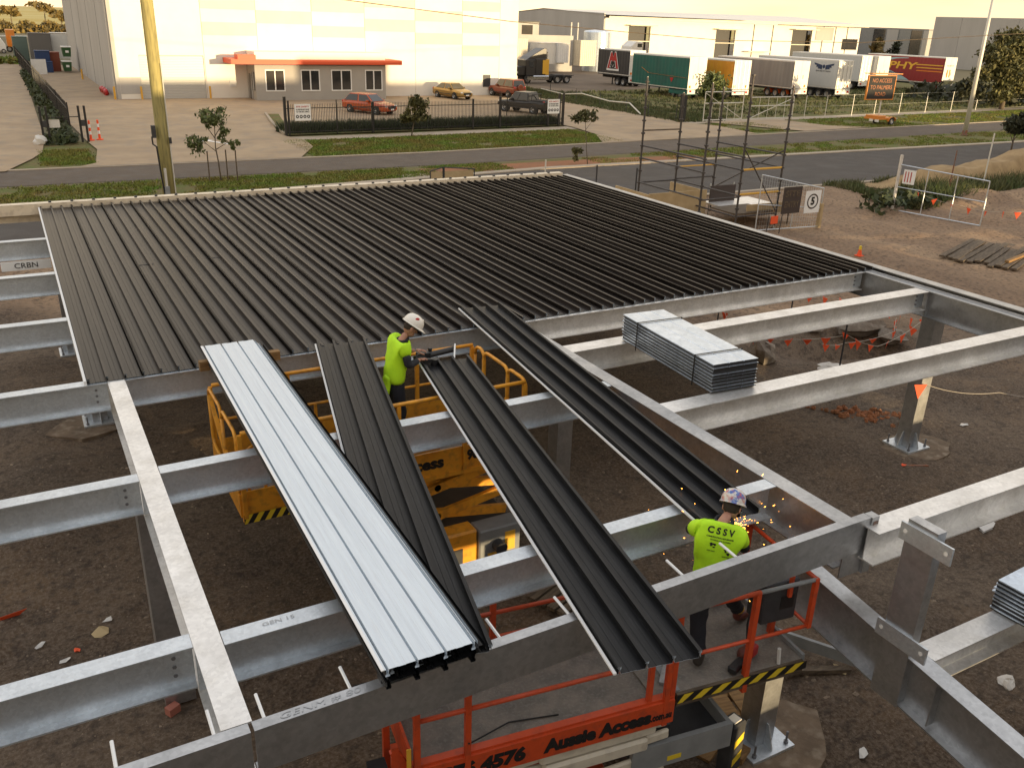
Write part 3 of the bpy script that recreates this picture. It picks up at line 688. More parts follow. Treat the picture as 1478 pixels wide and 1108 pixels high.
for k in range(5):
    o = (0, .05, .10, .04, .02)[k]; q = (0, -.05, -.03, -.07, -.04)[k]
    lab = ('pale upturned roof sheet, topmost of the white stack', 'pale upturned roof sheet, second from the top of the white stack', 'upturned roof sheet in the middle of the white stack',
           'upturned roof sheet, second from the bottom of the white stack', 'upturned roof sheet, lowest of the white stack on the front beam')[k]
    loose_sheet(lab, (1.68+o, 4.58-q), (1.82+o, 11.56+q), zs+.262-.036*k, zs+.270-.036*k, 'upturned sheets stacked across the beams', True, lip=(k == 0), shade_dark=(k > 1))  # lower sheets coloured dark on both sides, as the shade inside the stack
tag(MB().box(1.72, 2.78, 11.36, 11.46, RZ+.004, RZ+.13).build('timber_batten', 'timber'), 'short timber batten under the far end of the white sheet stack', 'timber')
tag(MB().box(1.70, 2.45, 4.75, 4.83, RZ+.016, RZ+.10).build('timber_batten', 'dark_grey'), 'dark packer under the near end of the white sheet stack', 'timber')
def bundle(label, near, far, z0, n, wd=.72):
    t = thing('metal_bundle', label, 'bundle', (*near, z0)); m = place(None, near, far, z0, z0); t.rotation_euler = m.to_euler(); WM[t.name] = m
    L = math.hypot(far[0]-near[0], far[1]-near[1]); h = .045; src = None
    MB().box(.014, wd-.014, .012, L-.012, .002, n*h-.02).build('gap_shade', 'black_paint', t, world=False)  # black filler painted in as the shade between the trays
    for k in range(n):
        dx = random.uniform(-.012, .012); dy = random.uniform(-.02, .02)
        if src is None:
            b = MB(); p = [(0, .022), (0, .035), (.015, .036), (wd*.33, .036), (wd*.33+.008, .026), (wd*.33+.016, .036), (wd*.66, .036), (wd*.66+.008, .026), (wd*.66+.016, .036), (wd-.015, .036), (wd, .035), (wd, .022), (wd-.03, .024), (.03, .024)]
            b.prism(p, (0, 0, 0), (1, 0, 0), (0, 0, 1), (0, 1, 0), L); b.m[0] = b.m[1] = 1; src = b.build('metal_tray', ['zinc_bright', 'black_paint'], t, world=False); src.location = (dx, dy, k*h)  # end caps coloured black as the shade of hollow ends
        else: share('metal_tray', src.data, t, (dx, dy, k*h))
    for y in (L*.17, L*.80):
        b = MB(); H = n*h
        b.box(-.02, wd+.02, y, y+.022, H, H+.006); b.box(-.026, -.0201, y, y+.022, -.02, H+.006); b.box(wd+.0201, wd+.026, y, y+.022, -.02, H+.006)
        b.build('strap', 'strap', t, world=False)
    return t
bundle('strapped bundle of bright metal trays lying across two beams in the right bay', (7.44, 7.90), (7.60, 10.12), RZ+.003, 9)
bundle('strapped bundle of bright metal trays cut by the right edge of the picture', (7.98, 1.7), (7.84, 4.02), 2.275, 8)
# ------------------------------------------------------------------ scissor lifts
def tube_part(name, mat, parent, pts, r=.022, n=7):
    return MB().tube(pts, r, n).build(name, mat, parent, smooth=True)
def rloop(p0, p1, z0, z1, rad=.14):
    """closed rounded loop in the vertical plane through p0-p1"""
    p0 = Vector((*p0, 0)); p1 = Vector((*p1, 0)); d = (p1-p0); L = d.length; d.normalize(); pts = []
    for cx, cz, a0 in ((L-rad, z1-rad, 0), (rad, z1-rad, 90), (rad, z0+rad, 180), (L-rad, z0+rad, 270)):
        for k in range(5):
            a = math.radians(a0+22.5*k); pts.append(p0+d*(cx+rad*math.cos(a))+Vector((0, 0, cz+rad*math.sin(a))))
    return pts+[pts[0]]
def wheel(parent, c, ax, r, wd, name='wheel', rim='rim', n=16):
    c = Vector(c); a = Vector(ax).normalized()
    t = MB(); prof = [(r*.58, -wd/2), (r*.9, -wd/2), (r, -wd*.32), (r, wd*.32), (r*.9, wd/2), (r*.58, wd/2)]
    t.lathe(prof, c, a, n); o = t.build(name, 'black_rubber', parent)
    h = MB(); h.lathe([(0.001, wd*.30), (r*.2, wd*.34), (r*.25, wd*.22), (r*.5, wd*.2), (r*.59, wd*.46), (r*.59, -wd*.46), (r*.5, -wd*.2), (0.001, -wd*.3)], c, a, n); h.build('rim', rim, o, smooth=False)
    return o
def hazard(parent, p0, p1, z0, z1, nrm, n=12, name='hazard_stripe'):
    p0 = Vector((*p0, 0)); p1 = Vector((*p1, 0)); d = p1-p0; nv = Vector((*nrm, 0))
    bk = MB(); a = p0+nv*.002; c = p1+nv*.002
    bk.quad((a.x, a.y, z0), (c.x, c.y, z0), (c.x, c.y, z1), (a.x, a.y, z1)); o = bk.build('hazard_tape', 'letter_black', parent)
    y = MB(); 
    for i in range(n):
        q = [(i+.05)/n, (i+.55)/n]; sh = .28/n
        A = [p0+d*min(1, q[0]+sh)+nv*.005, p0+d*min(1, q[1]+sh)+nv*.005, p0+d*max(0, q[1]-sh)+nv*.005, p0+d*max(0, q[0]-sh)+nv*.005]
        y.quad((A[3].x, A[3].y, z0), (A[2].x, A[2].y, z0), (A[1].x, A[1].y, z1), (A[0].x, A[0].y, z1))
    tag(y.build(name, 'cap_yellow', o), kind='stuff')
def yellow_lift():
    t = thing('scissor_lift', 'yellow scissor lift with raised railed platform under the roof edge', 'scissor lift', (3.65, 10.15, 0))
    Y = 'yellow_paint'; X0, X1, Y0, Y1, F, T = 1.72, 5.56, 9.40, 10.92, 2.12, 3.125
    d = MB(); d.box(X0, X1, Y0, Y1, F-.06, F); d.build('deck', 'deck_grey', t)
    for (a, c) in (((X0, Y0-.02), (X1, Y0)), ((X0, Y1), (X1, Y1+.02))):
        p = MB().box(a[0], c[0], a[1], c[1], F-.10, F+.24).build('toe_board', Y, t)
        MB().box(a[0], c[0], a[1]-.02, c[1]+.02, F-.16, F-.101).build('frame_rail', Y, t)
    for x in (X0-.02, X1): MB().box(x, x+.02, Y0, Y1, F-.10, F+.20).build('toe_board', Y, t)
    for x in (1.75, 2.75, 3.7, 4.62, 5.5):
        for y in (Y0-.03, Y1+.03): MB().box(x-.025, x+.025, y-.025, y+.025, F-.1, T-.02).build('post', Y, t)
    for y in (Y0-.03, Y1+.03):
        tube_part('guard_rail', Y, t, [(X0+.05, y, T), (X1-.05, y, T)], .027)
        tube_part('mid_rail', Y, t, [(X0+.05, y, T-.5), (X1-.05, y, T-.5)], .02)
    for x in (3.1, 4.1): MB().box(x-.02, x+.02, Y1-.01, Y1+.025, F, T-.5).build('post', Y, t)
    for y0, y1 in ((Y0, Y0+.52), (Y0+.5, Y1-.28), (Y1-.30, Y1)): tube_part('end_gate', Y, t, rloop((X1-.02, y0), (X1-.02, y1), F+.20, T, .13), .026)
    MB().box(X1-.05, X1-.02, Y0+.42, Y0+.54, F+.35, F+.55).build('gate_latch', Y, t)
    for y0, y1 in ((Y0, Y0+.75), (Y0+.78, Y1)): tube_part('end_gate', Y, t, rloop((X0, y0), (X0, y1), F+.20, T, .12), .022)
    MB().bar((X0, Y1-.05, F+.9), (X0, Y0+.3, F+.15), .05, .05).build('brace', Y, t)
    tube_part('hand_loop', Y, t, rloop((X0+.12, Y0+.1), (X0+.32, Y0+.12), F+.1, F+.75, .09), .02)
    hazard(t, (X0, Y0-.041), (X0+.95, Y0-.041), F-.17, F-.05, (0, -1), 7)
    text_mesh('Aussie Access', .22, 'letter_black', t, (3.62, Y0-.024, F+.075), (1, 0, 0), (0, 0, 1), bold=.010, width=1.42)
    text_mesh('9876 4576', .19, 'letter_black', t, (5.02, Y0-.024, F+.09), (1, 0, 0), (0, 0, 1), bold=.010, width=.72)
    MB().bar((3.5, Y0-.05, F+.29), (4.25, Y0-.05, F+.30), .03, .03).build('rail_pin', Y, t)
    for y in (9.62, 10.66):                                           # crossing arms, two stages
        s = -1 if y < 10 else 1
        for (a, c, o) in (((3.2, 1.94), (5.4, 1.56), 0), ((3.2, 1.50), (5.4, 1.94), .07), ((3.2, 1.48), (5.4, 1.10), 0), ((3.2, 1.10), (5.4, 1.48), .07)):
            MB().bar((a[0], y+s*o, a[1]), (c[0], y+s*o, c[1]), .06, .13).build('scissor_arm', Y, t)
        for z in (1.73, 1.29): MB().cyl((4.3, y-.1, z), (4.3, y+.12, z), .05, n=10).build('pivot_pin', 'dark_grey', t)
    b = MB(); b.box(3.25, 5.45, 9.55, 10.75, .42, 1.02); b.build('chassis', 'dark_grey', t, bevel=.02)
    MB().box(3.6, 4.78, 9.26, 9.549, .52, 1.10).build('engine_cover', Y, t, bevel=.03)
    MB().box(3.62, 4.55, 9.245, 9.2599, .42, .86).build('battery_door', 'dark_grey', t)
    text_mesh('POWER BOX', .13, 'letter_black', t, (4.1, 9.242, .68), (1, 0, 0), (0, 0, 1), bold=.006, width=.72)
    MB().box(4.80, 5.45, 9.24, 9.549, .50, 1.06).build('hydraulic_tray', 'grey_paint', t, bevel=.02)
    MB().cyl((5.08, 9.23, .80), (5.08, 9.10, .80), .09, n=12).build('hydraulic_motor', 'dark_grey', t)
    MB().box(5.2, 5.36, 9.234, 9.2395, .66, .96).build('notice_plate', 'gold', t)
    MB().box(4.93, 5.07, 9.234, 9.2395, .56, .68).build('notice_plate', 'gold', t)
    for i in range(7): MB().box(4.85+.08*i, 4.9+.08*i, 9.2, 9.239, .44, .5).build('valve', 'chrome', t)
    for x in (3.6, 5.1):
        for y, a in ((9.62, -1), (10.68, 1)): wheel(t, (x, y, .30), (0, a, 0), .30, .2)
    return t
yellow_lift()
def orange_lift():
    rz = math.radians(-7.4); t = thing('scissor_lift', 'orange scissor lift under the front beam with a striped extension deck', 'scissor lift', (4.245, 5.518, 0), rz)
    K = .9227; t.scale = (K, K, K); WM[t.name] = WM[t.name] @ Matrix.Diagonal((K, K, K, 1))
    W_ = WM[t.name]; O = 'orange_paint'; F, T = 1.864, 2.948
    def B(name, mat, *boxes, **k):
        b = MB()
        for q in boxes: b.box(*q)
        return b.build(name, mat, t, world=False, **k)
    def TB(name, pts, r=.024, m=O): return MB().tube(pts, r, 7).build(name, m, t, world=False, smooth=True)
    B('deck', 'deck_grey', (-2.22, .52, -.60, .60, F-.05, F)); B('extension_deck', 'deck_grey', (.30, 2.13, -.56, .56, F+.004, F+.03))
    B('deck_seam', 'grey_paint', (.525, .60, -.56, .56, F+.031, F+.06))
    B('deck_edge', 'grey_paint', (.55, 2.13, .561, .60, F, F+.14)); B('deck_edge', 'grey_paint', (2.131, 2.17, -.56, .60, F-.02, F+.08))
    B('deck_edge', 'timber_grey', (.55, 2.13, -.60, -.561, F-.12, F+.032))
    hz = W_ @ Vector((.55, -.603, 0)), W_ @ Vector((2.17, -.603, 0)); nv = (W_.to_3x3() @ Vector((0, -1, 0))).normalized()
    hazard(t, hz[0][:2], hz[1][:2], K*(F-.075), K*(F+.028), nv[:2], 7)
    B('toe_board', O, (-2.24, .50, -.64, -.61, F-.26, F+.02)); B('toe_board', O, (-2.24, .50, -.61, -.53, F+.021, F+.045))
    B('toe_board', O, (-2.24, 1.0, .605, .64, F-.1, F+.26)); B('toe_board', O, (-2.27, -2.245, -.60, .60, F-.1, F+.24))
    p = W_ @ Vector((-.35, -.643, F-.125)); rt = W_.to_3x3() @ Vector((1, 0, 0))
    text_mesh('Aussie Access', .19, 'letter_black', t, p, rt, (0, 0, 1), bold=.011, width=1.09, shear=.05)
    text_mesh('.com.au', .11, 'letter_black', t, W_ @ Vector((.355, -.643, F-.145)), rt, (0, 0, 1), bold=.004, width=.22)
    text_mesh('9876 4576', .19, 'letter_black', t, W_ @ Vector((-1.62, -.643, F-.13)), rt, (0, 0, 1), bold=.011, width=.88, shear=.1)
    for x, y in ((-2.2, -.62), (-1.72, -.625), (.40, -.62), (-2.2, .62), (-1.02, .62), (.4, .62)):
        B('post', O, (x-.028, x+.028, y-.025, y+.025, F-.28 if y < 0 else F, T)); 
    B('post', O, (.20, .25, -.60, -.55, F, T-.16))
    TB('guard_rail', [(-2.2, -.62, T), (.40, -.62, T)]); TB('mid_rail', [(-2.2, -.62, T-.52), (.40, -.62, T-.52)])
    TB('guard_rail', [(-2.2, .62, T), (.8, .62, T)]); TB('mid_rail', [(-2.2, .62, T-.52), (.8, .62, T-.52)])
    TB('end_rail', [(-2.2, -.62, T), (-2.2, .62, T)]); TB('end_rail', [(-2.2, -.62, T-.52), (-2.2, .62, T-.52)])
    e = .575
    TB('extension_rail', [(.48, -e, T-.02), (1.42, -e, T-.02)], .027); TB('extension_rail', [(1.42, -e, T-.02), (2.12, -e, T-.02)], .024, 'grey_paint')
    TB('extension_rail', [(.48, -e, T-.60), (2.12, -e, T-.60)], .022)
    TB('extension_rail', [(.48, e, T-.02), (2.12, e, T-.02)], .025); TB('extension_rail', [(2.12, -e, T-.02), (2.12, e, T-.02)], .025); TB('extension_rail', [(2.12, -e, T-.60), (2.12, e, T-.60)], .022)
    B('post', O, (.46, .515, -e-.03, -e+.03, F, T-.02)); B('post', O, (1.36, 1.415, -e-.03, -e+.03, F-.18, T-.02))
    B('post', O, (2.09, 2.14, -e-.025, -e+.025, T-.62, T)); B('post', O, (2.05, 2.11, -.10, -.04, F-.2, T-.62)); B('post', O, (2.09, 2.14, e-.025, e+.025, F, T))
    c = B('control_box', 'dark_grey', (1.58, 2.02, -.46, -.20, T-.56, T-.06), bevel=.015)
    B('control_label', 'letter_black', (1.80, 1.97, -.4635, -.4605, T-.40, T-.24))
    B('control_lever', O, (1.86, 1.90, -.50, -.464, T-.24, T+.02))
    TB('control_cable', [(1.5, -.4, T-.1), (1.42, -.45, T-.5), (1.44, -.5, T-.9), (1.36, -.55, F)], .012, 'cable_black')
    TB('cable', [(-1.72, -.66, F+.2), (-1.6, -.5, F+.05), (-1.2, -.35, F+.012), (-.7, -.42, F+.012)], .008, 'cable_black')
    # ladder end with diagonal plates
    B('ladder_rail', O, (-2.42, -2.36, -.58, -.52, .6, 2.16)); B('ladder_rail', O, (-2.42, -2.36, -.25, -.19, .6, 2.16))
    MB().bar((-2.40, -.55, 2.11), (-2.15, -.55, 1.56), .05, .08).build('ladder_brace', O, t, world=False)
    B('ladder_plate', O, (-2.40, -2.15, -.50, -.30, 1.28, 1.52)); B('hazard_sign', 'gold', (-2.30, -2.26, -.645, -.63, 1.81, 2.16))
    B('control_panel', 'black_paint', (-2.62, -2.45, -.62, -.40, 1.46, 1.91)); B('control_panel', 'black_paint', (-2.62, -2.25, -.02, .10, 2.2, 2.37))
    # folded arms, chassis, wheels
    for s in (-1, 1):
        for k, (z0, z1) in enumerate(((1.66, 1.50), (1.50, 1.66), (1.40, 1.24), (1.24, 1.40), (1.14, .98), (.98, 1.14), (.88, .72), (.72, .88))):
            y = s*(.46+.06*(k % 2))
            MB().bar((-1.9, y, z0-.06), (.55, y, z1-.06), .055, .12).build('scissor_arm', 'beige_paint', t, world=False, bevel=.02)
    B('arm_cover', 'beige_paint', (-.95, .36, -.60, -.50, 1.44, 1.59), bevel=.03); B('arm_cover', 'beige_paint', (-.9, .28, -.60, -.50, 1.24, 1.41), bevel=.03)
    B('chassis', O, (-1.9, .10, -.50, .50, .34, .58), bevel=.02); B('chassis_tray', 'dark_grey', (.12, 1.35, -.50, .50, .92, 1.08), bevel=.01)
    for a in ((.12, 1.35, -.56, -.501, .92, 1.24), (1.30, 1.35, -.50, .50, 1.081, 1.24)): B('tray_side', 'grey_paint', a)
    B('hydraulic_tank', 'dark_grey', (.3, .7, -.4, -.05, 1.081, 1.36), bevel=.05); B('tray_label', 'cap_yellow', (.55, .72, -.5635, -.5605, .98, 1.04))
    MB().cyl((.55, -.30, 1.36), (.55, -.30, 1.42), .06, n=10).build('filler_cap', 'leather', t, world=False)
    for x in (-1.4, .85):
        for y, a in ((-.62, -1), (.62, 1)): wheel2 = wheel_local(t, (x, y, .33), (0, a, 0), .33, .22)
    return t
def wheel_local(parent, c, ax, r, wd, **k):
    W_ = WM[parent.name]; return wheel(parent, W_ @ Vector(c), W_.to_3x3() @ Vector(ax), r, wd, **k)
orange_lift()
# black hazard marker post beside the orange lift
def hazard_post():
    t = thing('marker_post', 'black marker post with yellow stripes beside the orange lift', 'post', (5.62, 5.02, 0), math.radians(10))
    MB().box(-.10, .10, -.09, .09, 0, .96).build('post', 'dark_grey', t, world=False, bevel=.02)
    MB().box(-.06, .05, -.05, .05, .961, .975).build('top_plate', 'lamp_clear', t, world=False)
    for z in (.18, .42, .66): MB().add([(-.07, -.0925, z), (.07, -.0925, z+.07), (.07, -.0925, z+.17), (-.07, -.0925, z+.10)], [(0, 1, 2, 3)]).build('yellow_stripe', 'cap_yellow', t, world=False)
hazard_post()
# ------------------------------------------------------------------ the two workers
def head_mesh(b, c, fwd, upv, s=1.0):
    f = Vector(fwd).normalized(); u = Vector(upv); u = (u-f*u.dot(f)).normalized(); r = f.cross(u); R = Matrix((f, r, u)).transposed(); c = Vector(c)
    b.ell(c, (.098*s, .076*s, .115*s), R, 14, 10)
    b.ell(c+R@Vector((.028, 0, -.070))*s, (.068*s, .056*s, .055*s), R, 10, 6)                     # jaw
    b.prism([(0, .035), (.034, -.012), (.030, -.024), (0, -.02)], c+R@Vector((.083, .012, -.012))*s, f, u, -r, .024*s)   # nose
    for q in (-1, 1): b.ell(c+R@Vector((-.008, q*.078, -.012))*s, (.024*s, .012*s, .036*s), R, 8, 5)   # ears
    return R
def hand(b, wrist, d, n, side, curl=.5, s=1.0):
    """palm with four unequal curled fingers and a thumb; d points along the fingers, n out of the back of the hand"""
    d = Vector(d).normalized(); n = Vector(n); n = (n-d*n.dot(d)).normalized(); l = d.cross(n)*side; wv = Vector(wrist)
    V = [wv, wv+d*.04*s, wv+d*.085*s]; E = [(0, 1), (1, 2)]; Rr = [(.024*s, .019*s), (.036*s, .018*s), (.038*s, .016*s)]
    v, f = skin(V, E, Rr, 1); b.add(v, f)
    for k, (off, ln) in enumerate(((.030, .070), (.010, .080), (-.010, .074), (-.029, .058))):
        p = wv+d*.078*s+l*off*s; V = [p]; a = 0
        for seg in (.45, .32, .23):
            dd = d*math.cos(a)-n*math.sin(a); p = p+dd*ln*seg*s*1.05; V.append(p); a += curl
        v, f = skin(V, [(0, 1), (1, 2), (2, 3)], [.0095*s, .0092*s, .0088*s, .0075*s], 1); b.add(v, f)
    p = wv+d*.028*s+l*.026*s; V = [p, p+(d*.35+l*.75-n*.3)*.036*s, p+(d*.9+l*.85-n*.5)*.055*s, p+(d*1.6+l*.6-n*.8)*.058*s]
    v, f = skin(V, [(0, 1), (1, 2), (2, 3)], [.0125*s, .0115*s, .0105*s, .009*s], 1); b.add(v, f)
def helmet(parent, c, fwd, upv, mat, s=1.0):
    f = Vector(fwd).normalized(); u = Vector(upv); u = (u-f*u.dot(f)).normalized(); r = f.cross(u); R = Matrix((f, r, u)).transposed(); c = Vector(c)
    b = MB(); n = 18; prof = [(1.0, 0), (.99, .25), (.93, .5), (.78, .76), (.52, .93), (.22, 1.0)]
    vs = [c+R@Vector((.145*s*q*math.cos(2*PI*j/n), .118*s*q*math.sin(2*PI*j/n), .135*s*z)) for q, z in prof for j in range(n)]+[c+R@Vector((0, 0, .138*s))]
    k = len(prof); fs = [(i*n+j, i*n+(j+1) % n, (i+1)*n+(j+1) % n, (i+1)*n+j) for i in range(k-1) for j in range(n)]+[((k-1)*n+j, (k-1)*n+(j+1) % n, k*n) for j in range(n)]
    b.add(vs, fs); o = b.build('helmet', mat, parent, smooth=True)
    b = MB(); vs = []
    for j in range(n):
        a = 2*PI*j/n; ex = .065*max(0, math.cos(a))**1.5+.012
        for q, z in ((0, .006), (1, -.012), (1, -.018), (0, -.006)): vs.append(c+R@Vector(((.145*s+q*ex*s)*math.cos(a), (.118*s+q*ex*.7*s)*math.sin(a), z*s)))
    b.add(vs, [(j*4+q, j*4+(q+1) % 4, ((j+1) % n)*4+(q+1) % 4, ((j+1) % n)*4+q) for j in range(n) for q in range(4)]); b.build('helmet_brim', mat, o, smooth=True)
    b = MB(); b.bar(c+R@Vector((-.10, 0, .105))*s, c+R@Vector((.10, 0, .112))*s, .03*s, .03*s, u); b.build('helmet_ridge', mat, o, bevel=.008)
    return o, R
def crease(o, amp, seed):
    r = random.Random(seed); W = [(Vector((r.gauss(0, 1), r.gauss(0, 1), r.gauss(0, 1.6))).normalized()*r.uniform(18, 60), r.uniform(0, 6.3)) for _ in range(9)]
    me = o.data; N_ = [v.normal.copy() for v in me.vertices]
    for v, n in zip(me.vertices, N_):
        k = sum(math.sin(w_.dot(v.co)+p+1.5*math.sin(9*v.co.z+p)) for w_, p in W)/3; v.co += n*amp*(k if k > 0 else k*.4)
    return o
def person(label, loc, J, hel_mat, shirt_len=0, long_sleeve=True, fw=(1, 0, -.5), hup=(0, 0, 1), hands=((1, 0, 0), (0, 0, 1)), boots=('boot', 'boot'), hats=True, tail=None):
    t = thing('person', label, 'person', loc); P = {k: Vector(v)+Vector(loc) for k, v in J.items()}
    body = MB()
    V = [P['pel'], P['spine'], P['chest'], P['neck'], P['chin'], P['shL'], P['elL'], P['wrL'], P['shR'], P['elR'], P['wrR'], P['hipL'], P['knL'], P['anL'], P['hipR'], P['knR'], P['anR']]
    E = [(0, 1), (1, 2), (2, 3), (3, 4), (2, 5), (5, 6), (6, 7), (2, 8), (8, 9), (9, 10), (0, 11), (11, 12), (12, 13), (0, 14), (14, 15), (15, 16)]
    R = [(.11, .08), (.09, .07), (.085, .06), .05, .045, .03, .036, .028, .03, .036, .028, .085, .058, .042, .085, .058, .042]
    v, f = skin(V, E, R); body.add(v, f)
    hR = head_mesh(body, P['head'], fw, hup)
    for k, sd in (('L', 1), ('R', -1)):
        dv = (P['wr'+k]-P['el'+k]).normalized()*.6+Vector(hands[0])*.6; hand(body, P['wr'+k], dv, hands[1], sd, .55)
    bo = body.build('body', 'skin', t, smooth=True)
    f_ = Vector(fw).normalized(); up = Vector(hup); up = (up-f_*up.dot(f_)).normalized(); r_ = f_.cross(up)
    h = MB(); h.ell(P['head']-f_*.022+up*.02, (.092, .083, .11), hR, 12, 8); h.build('hair', 'hair', t, smooth=True)
    helmet(t, P['head']+up*.045-f_*.006, f_, up, hel_mat)
    g = MB(); a = P['head']+f_*.082+up*.022
    for q in (-1, 1): g.ell(a+r_*q*.034, (.016, .030, .020), hR, 8, 5); g.bar(a+r_*q*.06, P['head']+r_*q*.083+up*.012, .006, .008)
    g.build('safety_glasses', 'black_paint', t, smooth=True)
    def ext(a, c, k): return P[a]+(P[c]-P[a])*k
    # hi-vis shirt: torso with short sleeves
    V = [P['pel']+(P['pel']-P['spine'])*shirt_len, P['pel'], P['spine'], P['chest'], ext('chest', 'neck', .62), P['shL'], ext('shL', 'elL', .55), P['shR'], ext('shR', 'elR', .55)]
    E = [(0, 1), (1, 2), (2, 3), (3, 4), (3, 5), (5, 6), (3, 7), (7, 8)]
    v, f = skin(V, E, [(.21, .155), (.205, .15), (.195, .14), (.215, .15), .09, .098, .082, .098, .082]); sh = MB(); sh.add(v, f)
    if tail: v, f = skin([P['pel']+Vector(a) for a in tail[0]], [(i, i+1) for i in range(len(tail[0])-1)], tail[1]); sh.add(v, f)
    shirt = crease(sh.build('shirt', 'hi_vis', t, smooth=True), .007, 3)
    c = MB(); nk = ext('chest', 'neck', .80); c.tube([nk+Vector((math.cos(a)*.072, math.sin(a)*.085, .012*math.cos(a))) for a in [2*PI*i/12 for i in range(13)]], .02, 6); c.build('collar', 'navy', t, smooth=True)
    if long_sleeve:
        for k in 'LR':
            v, f = skin([ext('sh'+k, 'el'+k, .35), P['el'+k], ext('el'+k, 'wr'+k, .85 if k == 'R' else .8)], [(0, 1), (1, 2)], [.064, .056, .044]); MB().add(v, f).build('sleeve', 'navy', t, smooth=True)
    V = [P['spine']*.3+P['pel']*.7, P['pel'], P['hipL'], P['knL'], ext('knL', 'anL', .92), P['hipR'], P['knR'], ext('knR', 'anR', .92)]
    v, f = skin(V, [(0, 1), (1, 2), (2, 3), (3, 4), (1, 5), (5, 6), (6, 7)], [(.15, .12), (.155, .125), .115, .085, .072, .115, .085, .072]); crease(MB().add(v, f).build('trousers', 'navy', t, smooth=True), .009, 5)
    for k, m in (('L', boots[0]), ('R', boots[1])):
        an = P['an'+k]; to = P['to'+k]; d = (to-an); d.z = 0; d.normalize(); he = an-d*.06; he.z = to.z
        v, f = skin([an+Vector((0, 0, .09)), an, Vector((an.x, an.y, to.z+.015))-d*.03, to-d*.07+Vector((0, 0, .012)), to], [(0, 1), (1, 2), (2, 3), (3, 4)], [.056, .054, (.052, .05), (.052, .042), (.046, .032)]); MB().add(v, f).build('boot', m, t, smooth=True)
    return t, P
fl = 2.125
w1, P1 = person('worker in a hi-vis yellow vest and white helmet bending over a dark sheet', (4.03, 10.33, fl), dict(
    pel=(0, 0, .98), spine=(.03, 0, 1.16), chest=(.07, 0, 1.36), neck=(.14, 0, 1.51), chin=(.20, 0, 1.57), head=(.255, 0, 1.635),
    shL=(.10, .17, 1.44), elL=(.16, .24, 1.19), wrL=(.36, .12, 1.25), shR=(.09, -.18, 1.43), elR=(.10, -.25, 1.19), wrR=(.33, -.11, 1.20),
    hipL=(0, .09, .92), knL=(.04, .10, .5), anL=(0, .11, .10), toL=(.17, .12, .04), hipR=(0, -.09, .92), knR=(.03, -.11, .5), anR=(-.02, -.12, .10), toR=(.15, -.14, .04)),
    'helmet_white', shirt_len=.6, fw=(.80, -.12, -.62), hup=(.5, 0, 1), hands=((1, 0, -.35), (.2, 0, 1)), tail=([(-.10, -.03, .05), (-.13, -.03, -.12), (-.14, -.03, -.26)], [(.10, .06), (.10, .05), (.08, .03)]))
MB().ell(P1['head']+Vector((.05, -.09, .12)), (.035, .012, .03), None, 8, 5).build('helmet_sticker', 'letter_red', w1)
b = MB(); b.bar(P1['wrR']+Vector((.06, .02, -.03)), P1['wrR']+Vector((.25, .02, -.06)), .055, .05); b.cyl(P1['wrR']+Vector((.22, .02, -.03)), P1['wrR']+Vector((.22, .02, -.11)), .055, n=12); b.build('power_tool', 'black_paint', None)
tag(COL.objects[-1], 'black hand tool held by the worker in the white helmet', 'tool')
b = MB(); b.cyl((4.36, 10.42, RZ+.10), (5.0, 10.50, RZ+.12), .045, n=8); b.cyl((4.62, 10.48, RZ+.10), (4.62, 10.48, RZ+.2), .03, n=8); b.box(4.42, 4.60, 10.40, 10.52, RZ+.06, RZ+.16); tag(b.build('seaming_tool', 'black_paint', bevel=.008), 'black seaming tool lying across the far end of the cut sheet', 'tool')
tag(MB().cyl((4.88, 10.25, RZ+.06), (5.00, 10.48, RZ+.2), .012, n=6).build('rod', 'lip_white'), 'thin pale rod leaning at the far end of the cut sheet', 'rod')
w2, P2 = person('worker in a hi-vis yellow shirt and blue patterned helmet grinding metal', (5.149, 5.167, 1.752), dict(
    pel=(.05, .02, .97), spine=(.06, .04, 1.20), chest=(.09, .06, 1.43), neck=(.19, .10, 1.55), chin=(.27, .14, 1.56), head=(.325, .17, 1.595),
    shL=(-.10, .12, 1.51), elL=(.04, .40, 1.30), wrL=(.40, .40, 1.21), shR=(.28, -.01, 1.40), elR=(.47, .06, 1.14), wrR=(.56, .30, 1.20),
    hipL=(-.05, .05, .92), knL=(-.05, .03, .48), anL=(-.04, -.03, .10), toL=(.09, .06, .04), hipR=(.17, .04, .92), knR=(.48, .22, .55), anR=(.80, .33, .13), toR=(.98, .34, .04)),
    'helmet_blue', shirt_len=.25, long_sleeve=True, fw=(.70, .50, -.55), hup=(.35, .25, 1), hands=((.3, .6, -.3), (.3, -.2, 1)), boots=('boot', 'boot_red'))
MB().tube([P2['anR']+Vector((-.03, 0, .07)), P2['anR']+Vector((.005, 0, .02))], .06, 10).build('sock', 'sock_yellow', w2, smooth=True)
